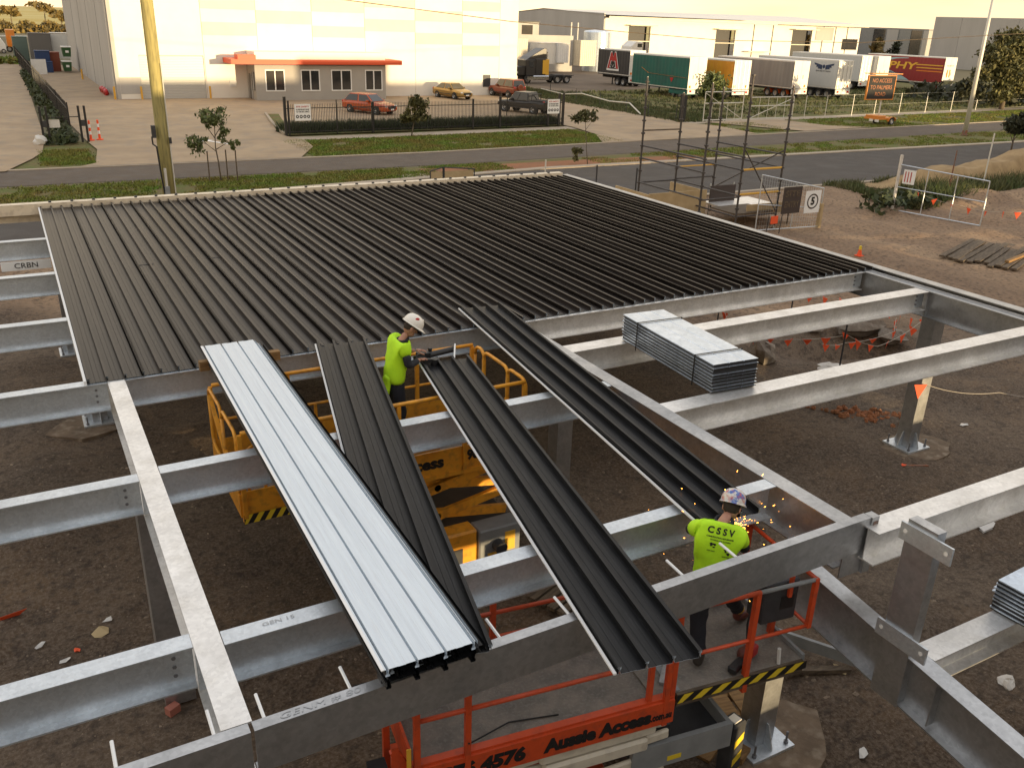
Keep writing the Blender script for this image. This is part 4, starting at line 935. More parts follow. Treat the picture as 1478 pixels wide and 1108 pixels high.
def shirt_print():
    """print on the back of the shirt"""
    c = (P2['chest']*.55+P2['spine']*.45); r = (P2['shR']-P2['shL']).normalized(); u = (P2['neck']-P2['pel']).normalized(); u = (u-r*u.dot(r)).normalized(); n = r.cross(u)
    if n.y > 0: n = -n
    o = [ob for ob in kids(w2) if ob.name.startswith('shirt')][0]
    inv = o.matrix_world.inverted() if False else WM[w2.name].inverted()
    me = o.data; from mathutils.bvhtree import BVHTree
    bv = BVHTree.FromPolygons([v.co[:] for v in me.vertices], [p.vertices[:] for p in me.polygons])
    def proj(ob):
        for v in ob.data.vertices:
            p = v.co; d = (inv.to_3x3() @ n).normalized(); h = bv.ray_cast(p+d*.6, -d)
            if h[0] is not None: v.co = h[0]+d*.004
    def tx(s, size, u_, v_, wd, bold=.002): 
        ob = text_mesh(s, size, 'letter_black', w2, c+r*u_+u*v_, r, u, name='shirt_print', bold=bold, width=wd, depth=0); ob.data.name = 'shirt_print'
        proj(ob)
    tx('C S S V', .085, -.055, .15, .27, .003)
    tx('CONSTRUCTION SITE SERVICES', .018, -.05, .09, .27, .0008); tx('ROOFING AND CLADDING', .016, -.04, .062, .2, .0006)
    for q, (u_, v_) in enumerate(((-.105, .005), (.055, -.03))):
        b = MB(); rr = random.Random(q)
        for k in range(7):
            a = c+r*(u_+rr.uniform(-.03, .03))+u*(v_+rr.uniform(-.025, .025)); e = rr.uniform(.006, .014)
            b.add([a-r*e*1.6, a-u*e, a+r*e*1.4, a+u*e*.8], [(0, 1, 2, 3)])
        ob = b.build('shirt_print', 'letter_black', w2); proj(ob)
        tx('ROOF WALLS', .014, u_, v_-.05, .075, .0006)
shirt_print()
g = thing('angle_grinder', 'angle grinder throwing sparks in the hands of the worker in the blue helmet', 'tool', tuple(P2['wrR']+Vector((.02, .14, -.05))))
gc = P2['wrR']+Vector((.02, .14, -.05))
b = MB(); b.cyl(gc-Vector((.02, .16, -.02)), gc+Vector((.0, .06, 0)), .032, n=10); b.build('grinder_body', 'black_paint', g)
MB().cyl(gc+Vector((0, .07, -.02)), gc+Vector((.012, .07, -.02)), .062, n=16).build('cutting_disc', 'dark_grey', g)
def sparks():
    r = random.Random(9); b = MB(); o = gc+Vector((.02, .07, -.02))
    for i in range(230):
        if i < 150: d = Vector((r.gauss(.25, .25), r.gauss(-.25, .25), r.gauss(.12, .2))); L = r.uniform(.01, .26)
        else: d = Vector((r.gauss(.1, .6), r.gauss(.3, .6), r.gauss(.15, .3))); L = r.uniform(.15, .8)
        p = o+d.normalized()*L+Vector((0, 0, -.25*L*L)); s = r.uniform(.0013, .0036); q = d.normalized()
        b.bar(p, p+q*s*r.uniform(1.5, 7), s, s)
    tag(b.build('sparks', 'spark', None), kind='stuff')
sparks()
# tools and offcuts lying on the orange lift's deck
t = thing('power_tool', 'red and black cordless tool lying on the orange lift deck', 'tool', (5.52, 4.95, 1.752), .3)
MB().bar((-.22, 0, .05), (.02, 0, .06), .09, .08).build('tool_body', 'black_paint', t, world=False, bevel=.015)
MB().ell((.05, .02, .09), (.08, .07, .08), None, 10, 6).build('tool_motor', 'boot_red', t, world=False, smooth=True)
MB().box(.14, .26, -.03, .08, 0, .12).build('battery', 'tool_red', t, world=False, bevel=.015)
tag(MB().bar((4.62, 5.08, 1.765), (4.85, 5.3, 1.77), .05, .04).build('metal_offcut', 'galv_smooth'), 'short metal offcut lying by the deck seam of the orange lift', 'offcut')
tag(MB().tube([(5.86, 4.80, 1.752), (5.85, 4.81, 1.93)], .02, 6).build('spray_can', 'paper'), 'pale can standing at the corner of the striped deck', 'can')
# ------------------------------------------------------------------ white tilt-up factory across the road
def factory():
    t = thing('factory_building', 'tall white concrete factory with chequered pale panels and a grey side wall', 'building', (9.3, 88, 0))
    xs = [9.3, 16.7, 21.6, 26.83, 32.08, 37.38, 42.63, 47.0, 49.2]
    for i, (a, c) in enumerate(zip(xs, xs[1:])):
        b = MB()
        if i == 0: b.box(a, 11.1, 88, 88.3, .07, 10.9); b.box(11.1, 16.6, 88, 88.3, 3.75, 10.9); b.box(16.6, c-.03, 88, 88.3, .07, 10.9)
        else: b.box(a, c-.03, 88, 88.3, .07, 10.9)
        b.build('wall_panel', 'panel_white', t)
    MB().box(9.4, 49.1, 88.08, 88.2, .07, 10.85).build('joint_backing', 'panel_grey', t) if False else None
    bands = [(2, 9.1, 10.2), (3, 7.75, 8.85), (2, 6.6, 7.7), (4, 6.15, 7.25), (5, 7.2, 8.2), (5, 5.05, 6.1), (6, 6.2, 7.2), (6, 3.95, 5.0), (6, 8.3, 9.2), (1, 7.7, 8.8), (1, 5.5, 6.6), (4, 8.3, 9.3), (3, 5.5, 6.5)]
    for i, z0, z1 in bands: MB().box(xs[i]+.01, xs[i+1]-.04, 87.975, 87.9995, z0, z1).build('cream_band', 'panel_cream', t)
    MB().box(9.31, 11.09, 87.975, 87.9995, .5, 1.9).build('grey_patch', 'panel_grey', t)
    MB().box(9.0, 9.298, 88.0, 140, .07, 10.9).build('side_wall', 'panel_grey', t)
    for y in (97.5, 107, 116.5, 126): MB().box(8.985, 8.9995, y, y+.06, .07, 10.9).build('panel_joint', 'dark_grey', t)
    b = MB(); 
    for i in range(27): b.box(11.12, 16.58, 88.10, 88.14 + .02*(i % 2), .08+.137*i, .08+.137*i+.125)
    tag(b.build('roller_door', 'door_slat', t), kind=None)
    MB().box(11.0, 16.7, 88.05, 88.099, 3.70, 3.8).build('door_head', 'grey_paint', t)
    MB().box(9.29, 49.2, 88.31, 138, 10.6, 10.8).build('roof', 'grey_paint', t)
    MB().box(48.9, 49.2, 88.31, 138, .07, 10.6).build('side_wall', 'panel_grey', t)
    MB().cyl((8.93, 88.5, .07), (8.93, 88.5, 10.5), .09, n=8).build('downpipe', 'pale_pole', t)
    MB().box(45.1, 45.95, 87.95, 87.999, .9, 2.1).build('meter_box', 'dark_grey', t)
    MB().box(18.75, 19.35, 87.93, 87.999, 1.05, 1.65).build('notice_board', 'white_paint', t)
    # office pod
    o = thing('office', 'grey office pod with four white framed windows and an orange red awning band', 'building', (26.6, 86.4, 0))
    holes = [(21.3, 23.1), (24.6, 26.4), (27.5, 29.5), (30.85, 32.6)]; x = 20.4; b = MB()
    for a, c in holes: b.box(x, a, 85, 85.2, .07, 3.12); b.box(a, c, 85, 85.2, .07, .85); b.box(a, c, 85, 85.2, 2.75, 3.12); x = c
    b.box(x, 32.95, 85, 85.2, .07, 3.12); b.box(20.4, 20.6, 85.2, 87.97, .07, 3.12); b.box(32.75, 32.95, 85.2, 87.97, .07, 3.12); b.build('wall', 'office_grey', o)
    for a, c in holes:
        f = MB(); 
        for q in ((a, c, .85, .95), (a, c, 2.65, 2.75)): f.box(q[0], q[1], 84.96, 85.1, q[2], q[3])
        for q in ((a, a+.09), ((a+c)/2-.05, (a+c)/2+.05), (c-.09, c)): f.box(q[0], q[1], 84.961, 85.099, .951, 2.649)
        w_ = f.build('window', 'white_paint', o)
        for q0, q1 in ((a+.09, (a+c)/2-.05), ((a+c)/2+.05, c-.09)): MB().box(q0, q1, 85.03, 85.05, .95, 2.65).build('pane', 'glass_dark', w_)
        MB().box((a+c)/2-.3, (a+c)/2+.35, 85.9, 86.3, .9, 1.25).build('desk_screen', 'grey_paint', o)
    MB().box(20.4, 32.95, 85, 87.97, 3.125, 3.2).build('ceiling', 'dark_grey', o)
    MB().box(18.3, 34.5, 84.55, 87.96, 3.21, 3.62).build('awning_band', 'band_red', o)
    MB().box(20.45, 32.9, 84.9, 87.97, 3.621, 4.25).build('parapet', 'panel_white', o)
    MB().box(18.9, 20.5, 84.6, 86.0, 3.621, 4.0).build('entry_block', 'band_red', o)
    d = MB().box(20.36, 20.399, 86.3, 87.3, .08, 2.3).build('door', 'glass_dark', o); MB().box(20.34, 20.3595, 86.25, 86.32, .08, 2.35).build('frame', 'white_paint', d)
    f = MB().box(20.36, 20.399, 85.25, 86.05, .9, 2.5).build('window', 'glass_dark', o); MB().box(20.34, 20.3595, 85.6, 85.68, .9, 2.5).build('frame', 'white_paint', f)
factory()
def bollard(x, y, lab):
    t = tag(MB().cyl((x, y, .07), (x, y, 1.15), .09, n=10).build('bollard', 'scaf_yellow'), lab, 'bollard', 'yellow bollards along the factory wall')
for x, y, l in ((10.95, 87.6, 'yellow bollard left of the roller door'), (16.85, 87.6, 'yellow bollard right of the roller door'), (8.75, 87.8, 'yellow bollard at the corner of the factory'), (8.2, 113, 'yellow bollard beside the far side wall of the factory')): bollard(x, y, l)
b = MB()
for i in range(9): b.lathe([(.12, -.1), (.3, -.1), (.3, .1), (.12, .1)], (8.4+.1*(i % 3), 92+.55*i, .28+.05*(i % 2)), (1, .2, .3), 10)
tag(b.build('hose_reel', 'lamp_red'), 'heap of dark red drums against the factory side wall', 'drum')
# ------------------------------------------------------------------ fences
def picket_fence(name, label, p0, p1, h, posts, step=.115, z=.07, sign=None, single=True, mat='black_paint'):
    p0 = Vector((*p0, 0)); p1 = Vector((*p1, 0)); d = p1-p0; L = d.length; d.normalize(); ang = math.atan2(d.y, d.x)
    t = thing(name, label, 'fence', (p0.x, p0.y, z), ang)
    for zz in (.18, h-.32): MB().box(0, L, -.02, .02, zz, zz+.05).build('rail', mat, t, world=False)
    for s, hh, wd in posts: MB().box(s-wd/2, s+wd/2, -wd/2, wd/2, 0, hh).build('post', mat, t, world=False)
    n = int(L/step)
    if single:
        b = MB(); b.box(-.012, .012, -.047, -.022, .08, h-.06); b.add([(-.012, -.047, h-.06), (.012, -.047, h-.06), (.012, -.022, h-.06), (-.012, -.022, h-.06), (0, -.034, h+.02)], [(0, 1, 4), (1, 2, 4), (2, 3, 4), (3, 0, 4)])
        src = b.build('picket', mat, t, world=False); src.location = (.1, 0, 0)
        for i in range(1, n): share('picket', src.data, t, (.1+i*step, 0, 0))
    else:
        b = MB()
        for i in range(n): b.box(i*step-.012, i*step+.012, -.047, -.022, .08, h-random.uniform(-.02, .1))
        tag(b.build('picket_row', mat, t, world=False), kind='stuff')
    return t
FB = picket_fence('security_fence', 'black steel picket fence in front of the factory car park', (16.05, 59.75), (38.15, 60.65), 2.0, [(.05, 2.45, .16), (.28, 2.2, .10), (3.6, 2.2, .06), (6.2, 2.05, .14), (14.1, 2.1, .12), (16.4, 2.25, .14), (17.0, 2.3, .06), (20.7, 2.05, .13), (21.7, 2.4, .14), (22.1, 2.4, .14)])
def sign_panel(parent, name, c, wd, hd, nrm, rows):
    pass
def safety_sign(x, y, lab):
    t = thing('safety_sign', lab, 'sign', (x, y, 1.0), math.radians(2.3), 'white safety signs on the black fence')
    MB().box(-.55, .55, -.085, -.07, 0, 1.05).build('sign_board', 'sign_white', t, world=False)
    W_ = WM[t.name]
    for s, z in (('SITE SAFETY', .88), ('ALL VISITORS MUST REPORT', .70), ('TO THE SITE OFFICE', .56)): text_mesh(s, .13, 'letter_red' if z > .8 else 'letter_black', t, W_ @ Vector((0, -.088, z)), (1, .04, 0), (0, 0, 1), width=.9, bold=.003)
    for i in range(4):
        c = Vector((-.38+.253*i, -.088, .26)); b = MB(); b.lathe([(.105, 0), (.105, .003), (.001, .003)], W_ @ c, (0, -1, 0), 14); b.build('symbol', 'letter_black', t)
        b = MB(); q = c+Vector((0, -.005, 0)); b.add([W_ @ (q+Vector(p)) for p in ((-.05, 0, -.03), (.05, 0, -.03), (.03, 0, .045), (-.03, 0, .045))], [(0, 1, 2, 3)]); b.build('symbol', 'sign_white', t)
safety_sign(17.25, 59.72, 'white safety sign at the left end of the black fence'); safety_sign(37.1, 60.5, 'white safety sign at the right end of the black fence')
picket_fence('security_fence', 'dark picket fence running back along the left driveway', (3.4, 62), (2.6, 158), 2.0, [(9.6*i, 2.1, .08) for i in range(10)], step=.16, z=.05, single=False)
def gate_posts(lab, x, y, sgn):
    t = thing('gate_posts', lab, 'gate', (x, y, .07))
    for dx in (-.16, .16): MB().box(x+dx-.06, x+dx+.06, y-.06, y+.06, .07, 2.15).build('post', 'black_paint', t)
    MB().box(x+.16*sgn, x+.95*sgn, y-.02, y+.02, 1.5, 1.55).build('rail', 'black_paint', t) if sgn > 0 else MB().box(x-.95, x-.16, y-.02, y+.02, 1.5, 1.55).build('rail', 'black_paint', t)
    MB().box(x-.12, x+.12, y-.12, y-.07, 1.0, 1.35).build('keypad', 'dark_grey', t)
gate_posts('pair of black gate posts by the left driveway', 1.95, 59.5, 1); gate_posts('pair of black gate posts beside the striped bollards', 4.0, 59.7, -1)
tag(MB().box(2.15, 2.75, 59.55, 59.57, .95, 1.4).build('gate_sign', 'paper'), 'pale sign hung inside the gate posts by the left driveway', 'sign')
for x, y, l in ((4.35, 60.3, 'orange and white striped bollard nearer the gate post'), (4.85, 60.5, 'orange and white striped bollard standing free of the gate post')):
    t = thing('traffic_bollard', l, 'bollard', (x, y, .07)); b = MB(); b.lathe([(.20, 0), (.20, .06), (.07, .08), (.06, 1.15), (.001, 1.2)], (0, 0, 0), n=12); b.build('bollard_body', 'flag_orange', t, world=False)
    for z in (.35, .75): MB().lathe([(.072-.01*z, z), (.07-.01*z, z+.2)], (0, 0, 0), n=12).build('reflective_band', 'sign_white', t, world=False)
b = MB(); b.ell((1.55, 59.3, .25), (.35, .3, .3), None, 9, 6, .25); tag(b.build('plastic_sheet', 'paper'), 'crumpled pale plastic at the foot of the left gate posts', 'litter')
def wire_fence(lab, pts, h, mat='pale_pole', mesh=True):
    t = thing('wire_fence', lab, 'fence', (*pts[0], 0)); prev = None
    for p in pts:
        MB().cyl((*p, 0), (*p, h), .035, n=6).build('post', mat, t)
        if prev:
            b = MB()
            for z in (.1, h*.5, h-.05): b.bar((*prev, z), (*p, z), .012, .012)
            b.build('wire', mat, t)
        prev = p
wire_fence('wire fence with dark posts along the right driveway', [(50.1, 61.6), (49.7, 65), (50.2, 69), (51.0, 74.5), (51.8, 80), (52.6, 86.5), (53.4, 93)], 1.35, 'dark_grey')
wire_fence('wire fence with pale posts in front of the parked trailers', [(64.8, 61.2), (67.6, 61.3), (71.5, 61.6), (75, 61.9), (79, 62.2), (83.5, 62.6), (88, 62.9), (93, 63.5), (99, 64.2), (106, 65), (115, 65.8)], 2.0)
def pale_gate(lab, x0, x1, y, h, flip):
    t = thing('mesh_gate', lab, 'gate', (x0, y, .07), 0, 'pale tube gates of the trailer yard')
    for p, q in (((x0, 0), (x0, h)), ((x1, 0), (x1, h)), ((x0, .12), (x1, .12)), ((x0, h*.62), (x1, h*.62)), ((x0, h) if flip else (x1, h), (x1, h) if flip else (x0, h))): MB().cyl((p[0], y, p[1]+.07), (q[0], y, q[1]+.08), .045, n=6).build('gate_tube', 'pale_pole', t)
    n = 5
    for i in range(1, n): x = x0+(x1-x0)*i/n; MB().cyl((x, y, .19), (x, y, h+.06 if flip else h*.62+.07), .02, n=5).build('gate_bar', 'pale_pole', t)
    a, c = ((x0, .15), (x1, h)) if flip else ((x1, .15), (x0, h)); MB().cyl((a[0], y, a[1]+.07), (c[0], y, c[1]), .03, n=5).build('gate_brace', 'pale_pole', t)
pale_gate('pale tube gate with a diagonal, nearer the leafy bush', 51.9, 56.2, 60.2, 2.4, False); pale_gate('pale tube gate with vertical bars, below the red mudguards', 57.2, 62.3, 60.3, 1.9, True)
tag(MB().box(50.25, 50.65, 61.0, 61.4, 0, 2.2).build('stump_post', 'black_rubber'), 'thick dark stump at the corner of the right driveway', 'post')
tag(MB().tube([(52.9, 89, .6), (52.1, 83, .5), (51.2, 78, .95), (50.4, 72, .75), (50.1, 68.4, .9), (49.9, 66.3, .12)], .06, 6).build('loose_pipe', 'pale_pole'), 'long pale pipe draped along the driveway fence', 'pipe')
# ------------------------------------------------------------------ cars
def loft(b, st, hwf=.86):
    n = 10; vs = []
    for x, z0, z1, hw in st:
        half = [(hw*.82, z0), (hw, z0+(z1-z0)*.22), (hw, z1-(z1-z0)*.28), (hw*hwf, z1-.035), (hw*.45, z1)]
        ring = half+[(-y, z) for y, z in reversed(half)]; vs += [(x, y, z) for y, z in ring]
    fs = [(i*n+j, i*n+(j+1) % n, (i+1)*n+(j+1) % n, (i+1)*n+j) for i in range(len(st)-1) for j in range(n)]+[tuple(range(n))[::-1], tuple(range((len(st)-1)*n, len(st)*n))]
    return b.add(vs, fs)
def greenhouse(t, paint, a0, a1, b0, b1, z0, z1, w0, w1, split=None):
    b = MB(); V = [(a0, -w0, z0), (a1, -w0, z0), (a1, w0, z0), (a0, w0, z0), (b0, -w1, z1), (b1, -w1, z1), (b1, w1, z1), (b0, w1, z1)]
    b.add(V, [(0, 1, 5, 4), (1, 2, 6, 5), (2, 3, 7, 6), (3, 0, 4, 7), (4, 5, 6, 7)]); b.build('roof', paint, t, world=False, bevel=.03)
    V = [Vector(v) for v in V]
    def pane(name, i, j, k, l, m0=.08, m1=.08, zt=.12, zb=.08, u0=0, u1=1):
        A, B_, C, D = V[i], V[j], V[k], V[l]; P = lambda u, v: (A*(1-u)+B_*u)*(1-v)+(D*(1-u)+C*u)*v
        nrm = (B_-A).cross(D-A).normalized()*.022; us = (u0+m0*(u1-u0), u1-m1*(u1-u0))
        q = [P(us[0], zb)+nrm, P(us[1], zb)+nrm, P(us[1], 1-zt)+nrm, P(us[0], 1-zt)+nrm]; MB().add(q, [(0, 1, 2, 3)]).build(name, 'glass_car', t, world=False, recalc=False)
    pane('windscreen', 1, 2, 6, 5); pane('rear_window', 3, 0, 4, 7)
    sp = split or [0, .52, 1]
    for u0, u1 in zip(sp, sp[1:]): pane('side_window', 0, 1, 5, 4, .06, .06, .12, .06, u0, u1); pane('side_window', 2, 3, 7, 6, .06, .06, .12, .06, 1-u1, 1-u0)
def car(kind, label, x, y, rz, paint, z=.075):
    t = thing('parked_car', label, {'sedan': 'car', 'hatch': 'car', 'suv': 'car', 'ute': 'pickup'}[kind], (x, y, z), math.radians(rz), 'cars parked in front of the factory')
    b = MB()
    if kind in ('sedan', 'hatch'):
        h = 1.46 if kind == 'sedan' else 1.52
        loft(b, [(-2.42, .42, .80, .66), (-2.36, .26, .98, .80), (-1.6, .22, 1.02, .91), (0, .20, .98, .92), (1.0, .20, .95, .91), (1.75, .22, .88, .88), (2.2, .26, .76, .80), (2.40, .36, .62, .62)])
        gh = (-1.85, 1.05, -1.05, .25, .93, h, .82, .60) if kind == 'sedan' else (-2.2, 1.0, -1.6, .2, .93, h, .82, .62); wx = (-1.42, 1.42); wr = .33; wt = 1.55
    elif kind == 'suv':
        loft(b, [(-2.2, .5, 1.0, .80), (-2.15, .36, 1.12, .90), (-.5, .34, 1.12, .93), (1.0, .34, 1.10, .92), (1.9, .36, 1.02, .88), (2.2, .45, .85, .78)]); gh = (-2.1, .95, -1.9, .35, 1.09, 1.80, .88, .70); wx = (-1.35, 1.38); wr = .38; wt = 1.56
    else:
        loft(b, [(-2.6, .55, 1.02, .84), (-2.55, .42, 1.08, .90), (-.9, .40, 1.08, .92), (1.2, .40, 1.08, .92), (2.2, .42, 1.0, .87), (2.55, .5, .82, .76)]); gh = (-.95, 1.25, -.75, .6, 1.05, 1.74, .86, .70); wx = (-1.55, 1.6); wr = .39; wt = 1.58
    b.build('body', paint, t, world=False, smooth=False, bevel=.02); greenhouse(t, paint, *gh)
    L = 2.4 if kind in ('sedan', 'hatch') else (2.2 if kind == 'suv' else 2.55); zl = .68 if kind in ('sedan', 'hatch') else .85
    for wxx in wx:
        for s in (-1, 1):
            MB().lathe([(.001, .003), (wr*1.16, .003), (wr*1.16, -.2)], (wxx, s*.905, wr), (0, s, 0), 16).build('wheel_arch', 'black_rubber', t, world=False)
            wheel_local(t, (wxx, s*.86, wr), (0, s, 0), wr, .2)
    for s in (-1, 1):
        MB().ell((L-.13, s*.60, zl), (.10, .17, .075), None, 8, 5).build('headlight', 'lamp_clear', t, world=False)
        MB().ell((-L+.05, s*.68, zl+.16), (.07, .14, .12), None, 8, 5).build('tail_light', 'lamp_red', t, world=False)
        MB().box(gh[1]-.55, gh[1]-.35, s*.93-.09, s*.93+.09, gh[4]+.02, gh[4]+.16).build('mirror', paint, t, world=False, bevel=.02)
        MB().box(-1.2, 1.2, s*.926-.012, s*.926+.012, .44, .50).build('sill_trim', 'dark_grey', t, world=False)
    MB().box(L-.02, L+.03, -.45, .45, zl-.22, zl-.02).build('grille', 'black_rubber', t, world=False)
    MB().box(L+.012, L+.045, -.19, .19, zl-.30, zl-.19).build('number_plate', 'sign_white', t, world=False)
    MB().box(-L-.03, -L+.01, -.19, .19, zl-.05, zl+.06).build('number_plate', 'sign_white', t, world=False)
    MB().box(-L-.05, -L+.1, -.75, .75, zl-.32, zl-.14).build('rear_bumper', 'dark_grey', t, world=False, bevel=.03)
    if kind == 'ute':
        MB().box(-2.45, -1.05, -.74, .74, 1.081, 1.12).build('tub_cover', 'black_rubber', t, world=False); MB().box(-2.64, -2.60, -.7, .7, .6, 1.05).build('tailgate', paint, t, world=False)
        MB().tube([(-1.15, -.7, 1.1), (-1.2, -.62, 1.6), (-1.2, .62, 1.6), (-1.15, .7, 1.1)], .04, 6).build('sports_bar', 'black_paint', t, world=False)
    if kind == 'suv': MB().lathe([(.001, -.08), (.3, -.08), (.34, 0), (.3, .08), (.001, .08)], (-2.30, 0, 1.02), (1, 0, 0), 14).build('spare_wheel_cover', paint, t, world=False)
    return t
car('hatch', 'red car parked behind the black fence below the office windows', 26.7, 72.6, -62, 'car_red')
car('sedan', 'bronze sedan parked beside the factory wall', 40.1, 84.9, -78, 'car_bronze')
car('suv', 'maroon four wheel drive parked nose to the factory wall', 46.9, 86.0, 100, 'car_maroon')
car('ute', 'black pickup parked behind the right end of the black fence', 40.3, 70.4, 113, 'car_black')
# ------------------------------------------------------------------ prime mover
def prime_mover():
    t = thing('prime_mover', 'dark prime mover with chrome bullbar and sloped roof fairing, no trailer', 'truck', (62, 105.5, 0))
    X = lambda x: 58.1+x
    def B(n, m, x0, x1, y0, y1, z0, z1, **k): return MB().box(X(x0), X(x1), y0, y1, z0, z1).build(n, m, t, **k)
    B('bonnet', 'car_dark', .5, 1.6, 104.6, 106.4, 1.0, 2.1, bevel=.08); B('cab', 'car_dark', 1.6, 3.0, 104.35, 106.65, 1.0, 2.95, bevel=.06); B('sleeper', 'car_dark', 3.0, 4.5, 104.3, 106.7, 1.0, 3.05, bevel=.05)
    b = MB(); b.prism([(1.7, 2.96), (4.6, 2.96), (4.6, 4.3), (4.2, 4.35), (2.2, 3.3)], (58.1, 104.4, 0), (1, 0, 0), (0, 0, 1), (0, 1, 0), 2.2); b.build('roof_fairing', 'car_dark', t, bevel=.05)
    B('sleeper_panel', 'gold', 4.51, 5.0, 104.35, 106.6, 1.1, 3.0); B('side_window', 'glass_car', 2.0, 2.7, 104.33, 104.349, 2.0, 2.75); B('windscreen', 'glass_car', 1.585, 1.599, 104.6, 106.4, 2.12, 2.8)
    B('visor', 'chrome', 1.35, 1.8, 104.5, 106.5, 2.85, 3.0); B('grille', 'chrome', .47, .499, 104.9, 106.1, 1.1, 2.0)
    B('bullbar', 'chrome', .0, .35, 104.3, 106.7, .4, 1.0, bevel=.05)
    for y in (104.5, 105.1, 105.9, 106.5): MB().tube([(X(.15), y, .9), (X(.1), y, 1.6)], .04, 6).build('bullbar_tube', 'chrome', t)
    for y in (104.75, 106.25): MB().ell((X(.5), y, 1.35), (.08, .18, .14), None, 8, 5).build('headlight', 'lamp_clear', t)
    B('fuel_tank', 'chrome', 2.6, 5.0, 104.15, 104.7, .45, 1.0, bevel=.08); B('step', 'chrome', 1.7, 2.6, 104.2, 104.6, .45, .9)
    MB().cyl((X(4.75), 104.5, 1.0), (X(4.75), 104.5, 3.9), .09, n=10).build('exhaust_stack', 'chrome', t); B('exhaust_guard', 'gold', 4.0, 4.5, 104.25, 104.295, 1.2, 2.9)
    B('chassis', 'black_rubber', .5, 9.0, 105.0, 106.0, .65, .98); B('turntable', 'dark_grey', 6.3, 7.6, 104.9, 106.1, .981, 1.1); B('mudguard', 'dark_grey', 5.6, 8.8, 104.25, 104.35, .98, 1.06)
    for x in (1.9, 6.4, 7.85):
        for y, s in ((104.55, -1), (106.45, 1)): wheel(t, (X(x), y, .52), (0, s, 0), .52, .4 if x > 3 else .3)
prime_mover()
# ------------------------------------------------------------------ trailers
def trailer(label, x, y, L, curtain, rear, H=4.3, zb=1.15, W=2.5, rz=0, bars=True, curt=True, guards=None, axles=3, deck=False):
    t = thing('trailer', label, 'trailer', (x, y, 0), math.radians(rz), 'trailers parked behind the wire fence')
    def B(n, m, *q, **k): return MB().box(*q).build(n, m, t, world=False, **k)
    B('frame', 'trailer_white', 0, W, .06, L, zb, zb+.10); B('roof', 'trailer_white', 0, W, .06, L, H-.14, H)
    if curt:                                                           # curtain with its vertical folds
        b = MB(); n = int(L/.6); pts = []
        for i in range(n*4+1): pts.append((.06+(L-.06)*i/(n*4), .018*math.cos(i*PI/2)-.012))
        vs = [(yy, z) for yy, z in pts]; m = len(pts)
        b.add([(dx-.01, yy, zb+.101) for yy, dx in pts]+[(dx-.01, yy, H-.141) for yy, dx in pts], [(i, i+1, m+i+1, m+i) for i in range(m-1)]); b.build('curtain', curtain, t, world=False, smooth=True)
        B('curtain', curtain, W-.02, W, .06, L, zb+.101, H-.141); B('buckle_row', 'dark_grey', .0, .02, .1, L-.1, zb-.12, zb-.001)
    else:
        B('side_panel', curtain, 0, .05, .06, L, zb+.101, H-.141); B('side_panel', curtain, W-.05, W, .06, L, zb+.101, H-.141)
    B('front_panel', 'trailer_white', .06, W-.06, L-.05, L, zb+.101, H-.141)
    for s in (0, 1):
        d = B('rear_door', rear, .03+s*(W/2-.02), W/2-.01+s*(W/2-.02), 0, .055, zb+.02, H-.03)
        if bars:
            for dx in (.28, .86): MB().cyl((.03+s*(W/2-.02)+dx, -.03, zb+.05), (.03+s*(W/2-.02)+dx, -.03, H-.1), .025, n=6).build('lock_bar', 'rim', d, world=False)
        else: MB().box(.45+s*.9+.2, .52+s*.9+.2, -.02, -.001, zb+1.1, zb+1.5).build('handle', 'black_paint', d, world=False)
    B('rear_bumper', 'trailer_white', .05, W-.05, -.08, .04, .55, zb-.05)
    for s in (.25, W-.55):
        B('tail_light', 'lamp_red', s, s+.3, -.11, -.081, .72, .92); B('marker_light', 'lamp_amber', s-.05, s+.2, -.03, -.001, zb+.15, zb+.42)
    B('number_plate', 'sign_white', W/2-.25, W/2+.25, -.10, -.081, .62, .76)
    B('chassis', 'black_rubber', .7, W-.7, .3, L-.3, .85, zb-.001)
    for i in range(axles):
        yy = 1.3+1.3*i
        for xx, s in ((.28, -1), (W-.28, 1)):
            wheel_local(t, (xx, yy, .5), (s, 0, 0), .5, .42)
            if guards or i < 3:
                g = MB(); k = 7; vs = []
                for j in range(k+1):
                    a = PI*j/k
                    for dx in (-.24, .24): vs.append((xx+dx, yy+.60*math.cos(a), .5+.60*math.sin(a)))
                g.add(vs, [(2*j, 2*j+1, 2*j+3, 2*j+2) for j in range(k)]); g.build('mudguard', guards or 'dark_grey', t, world=False)
    for xx in (.5, W-.5): B('landing_leg', 'dark_grey', xx-.06, xx+.06, L-3.0, L-2.88, .05, zb)
    return t
T1 = trailer('black curtain trailer with a red and white twin peak emblem', 71.3, 98.0, 7.2, 'curtain_black', 'trailer_white', 4.45, 1.35, axles=2, bars=False, rz=0)
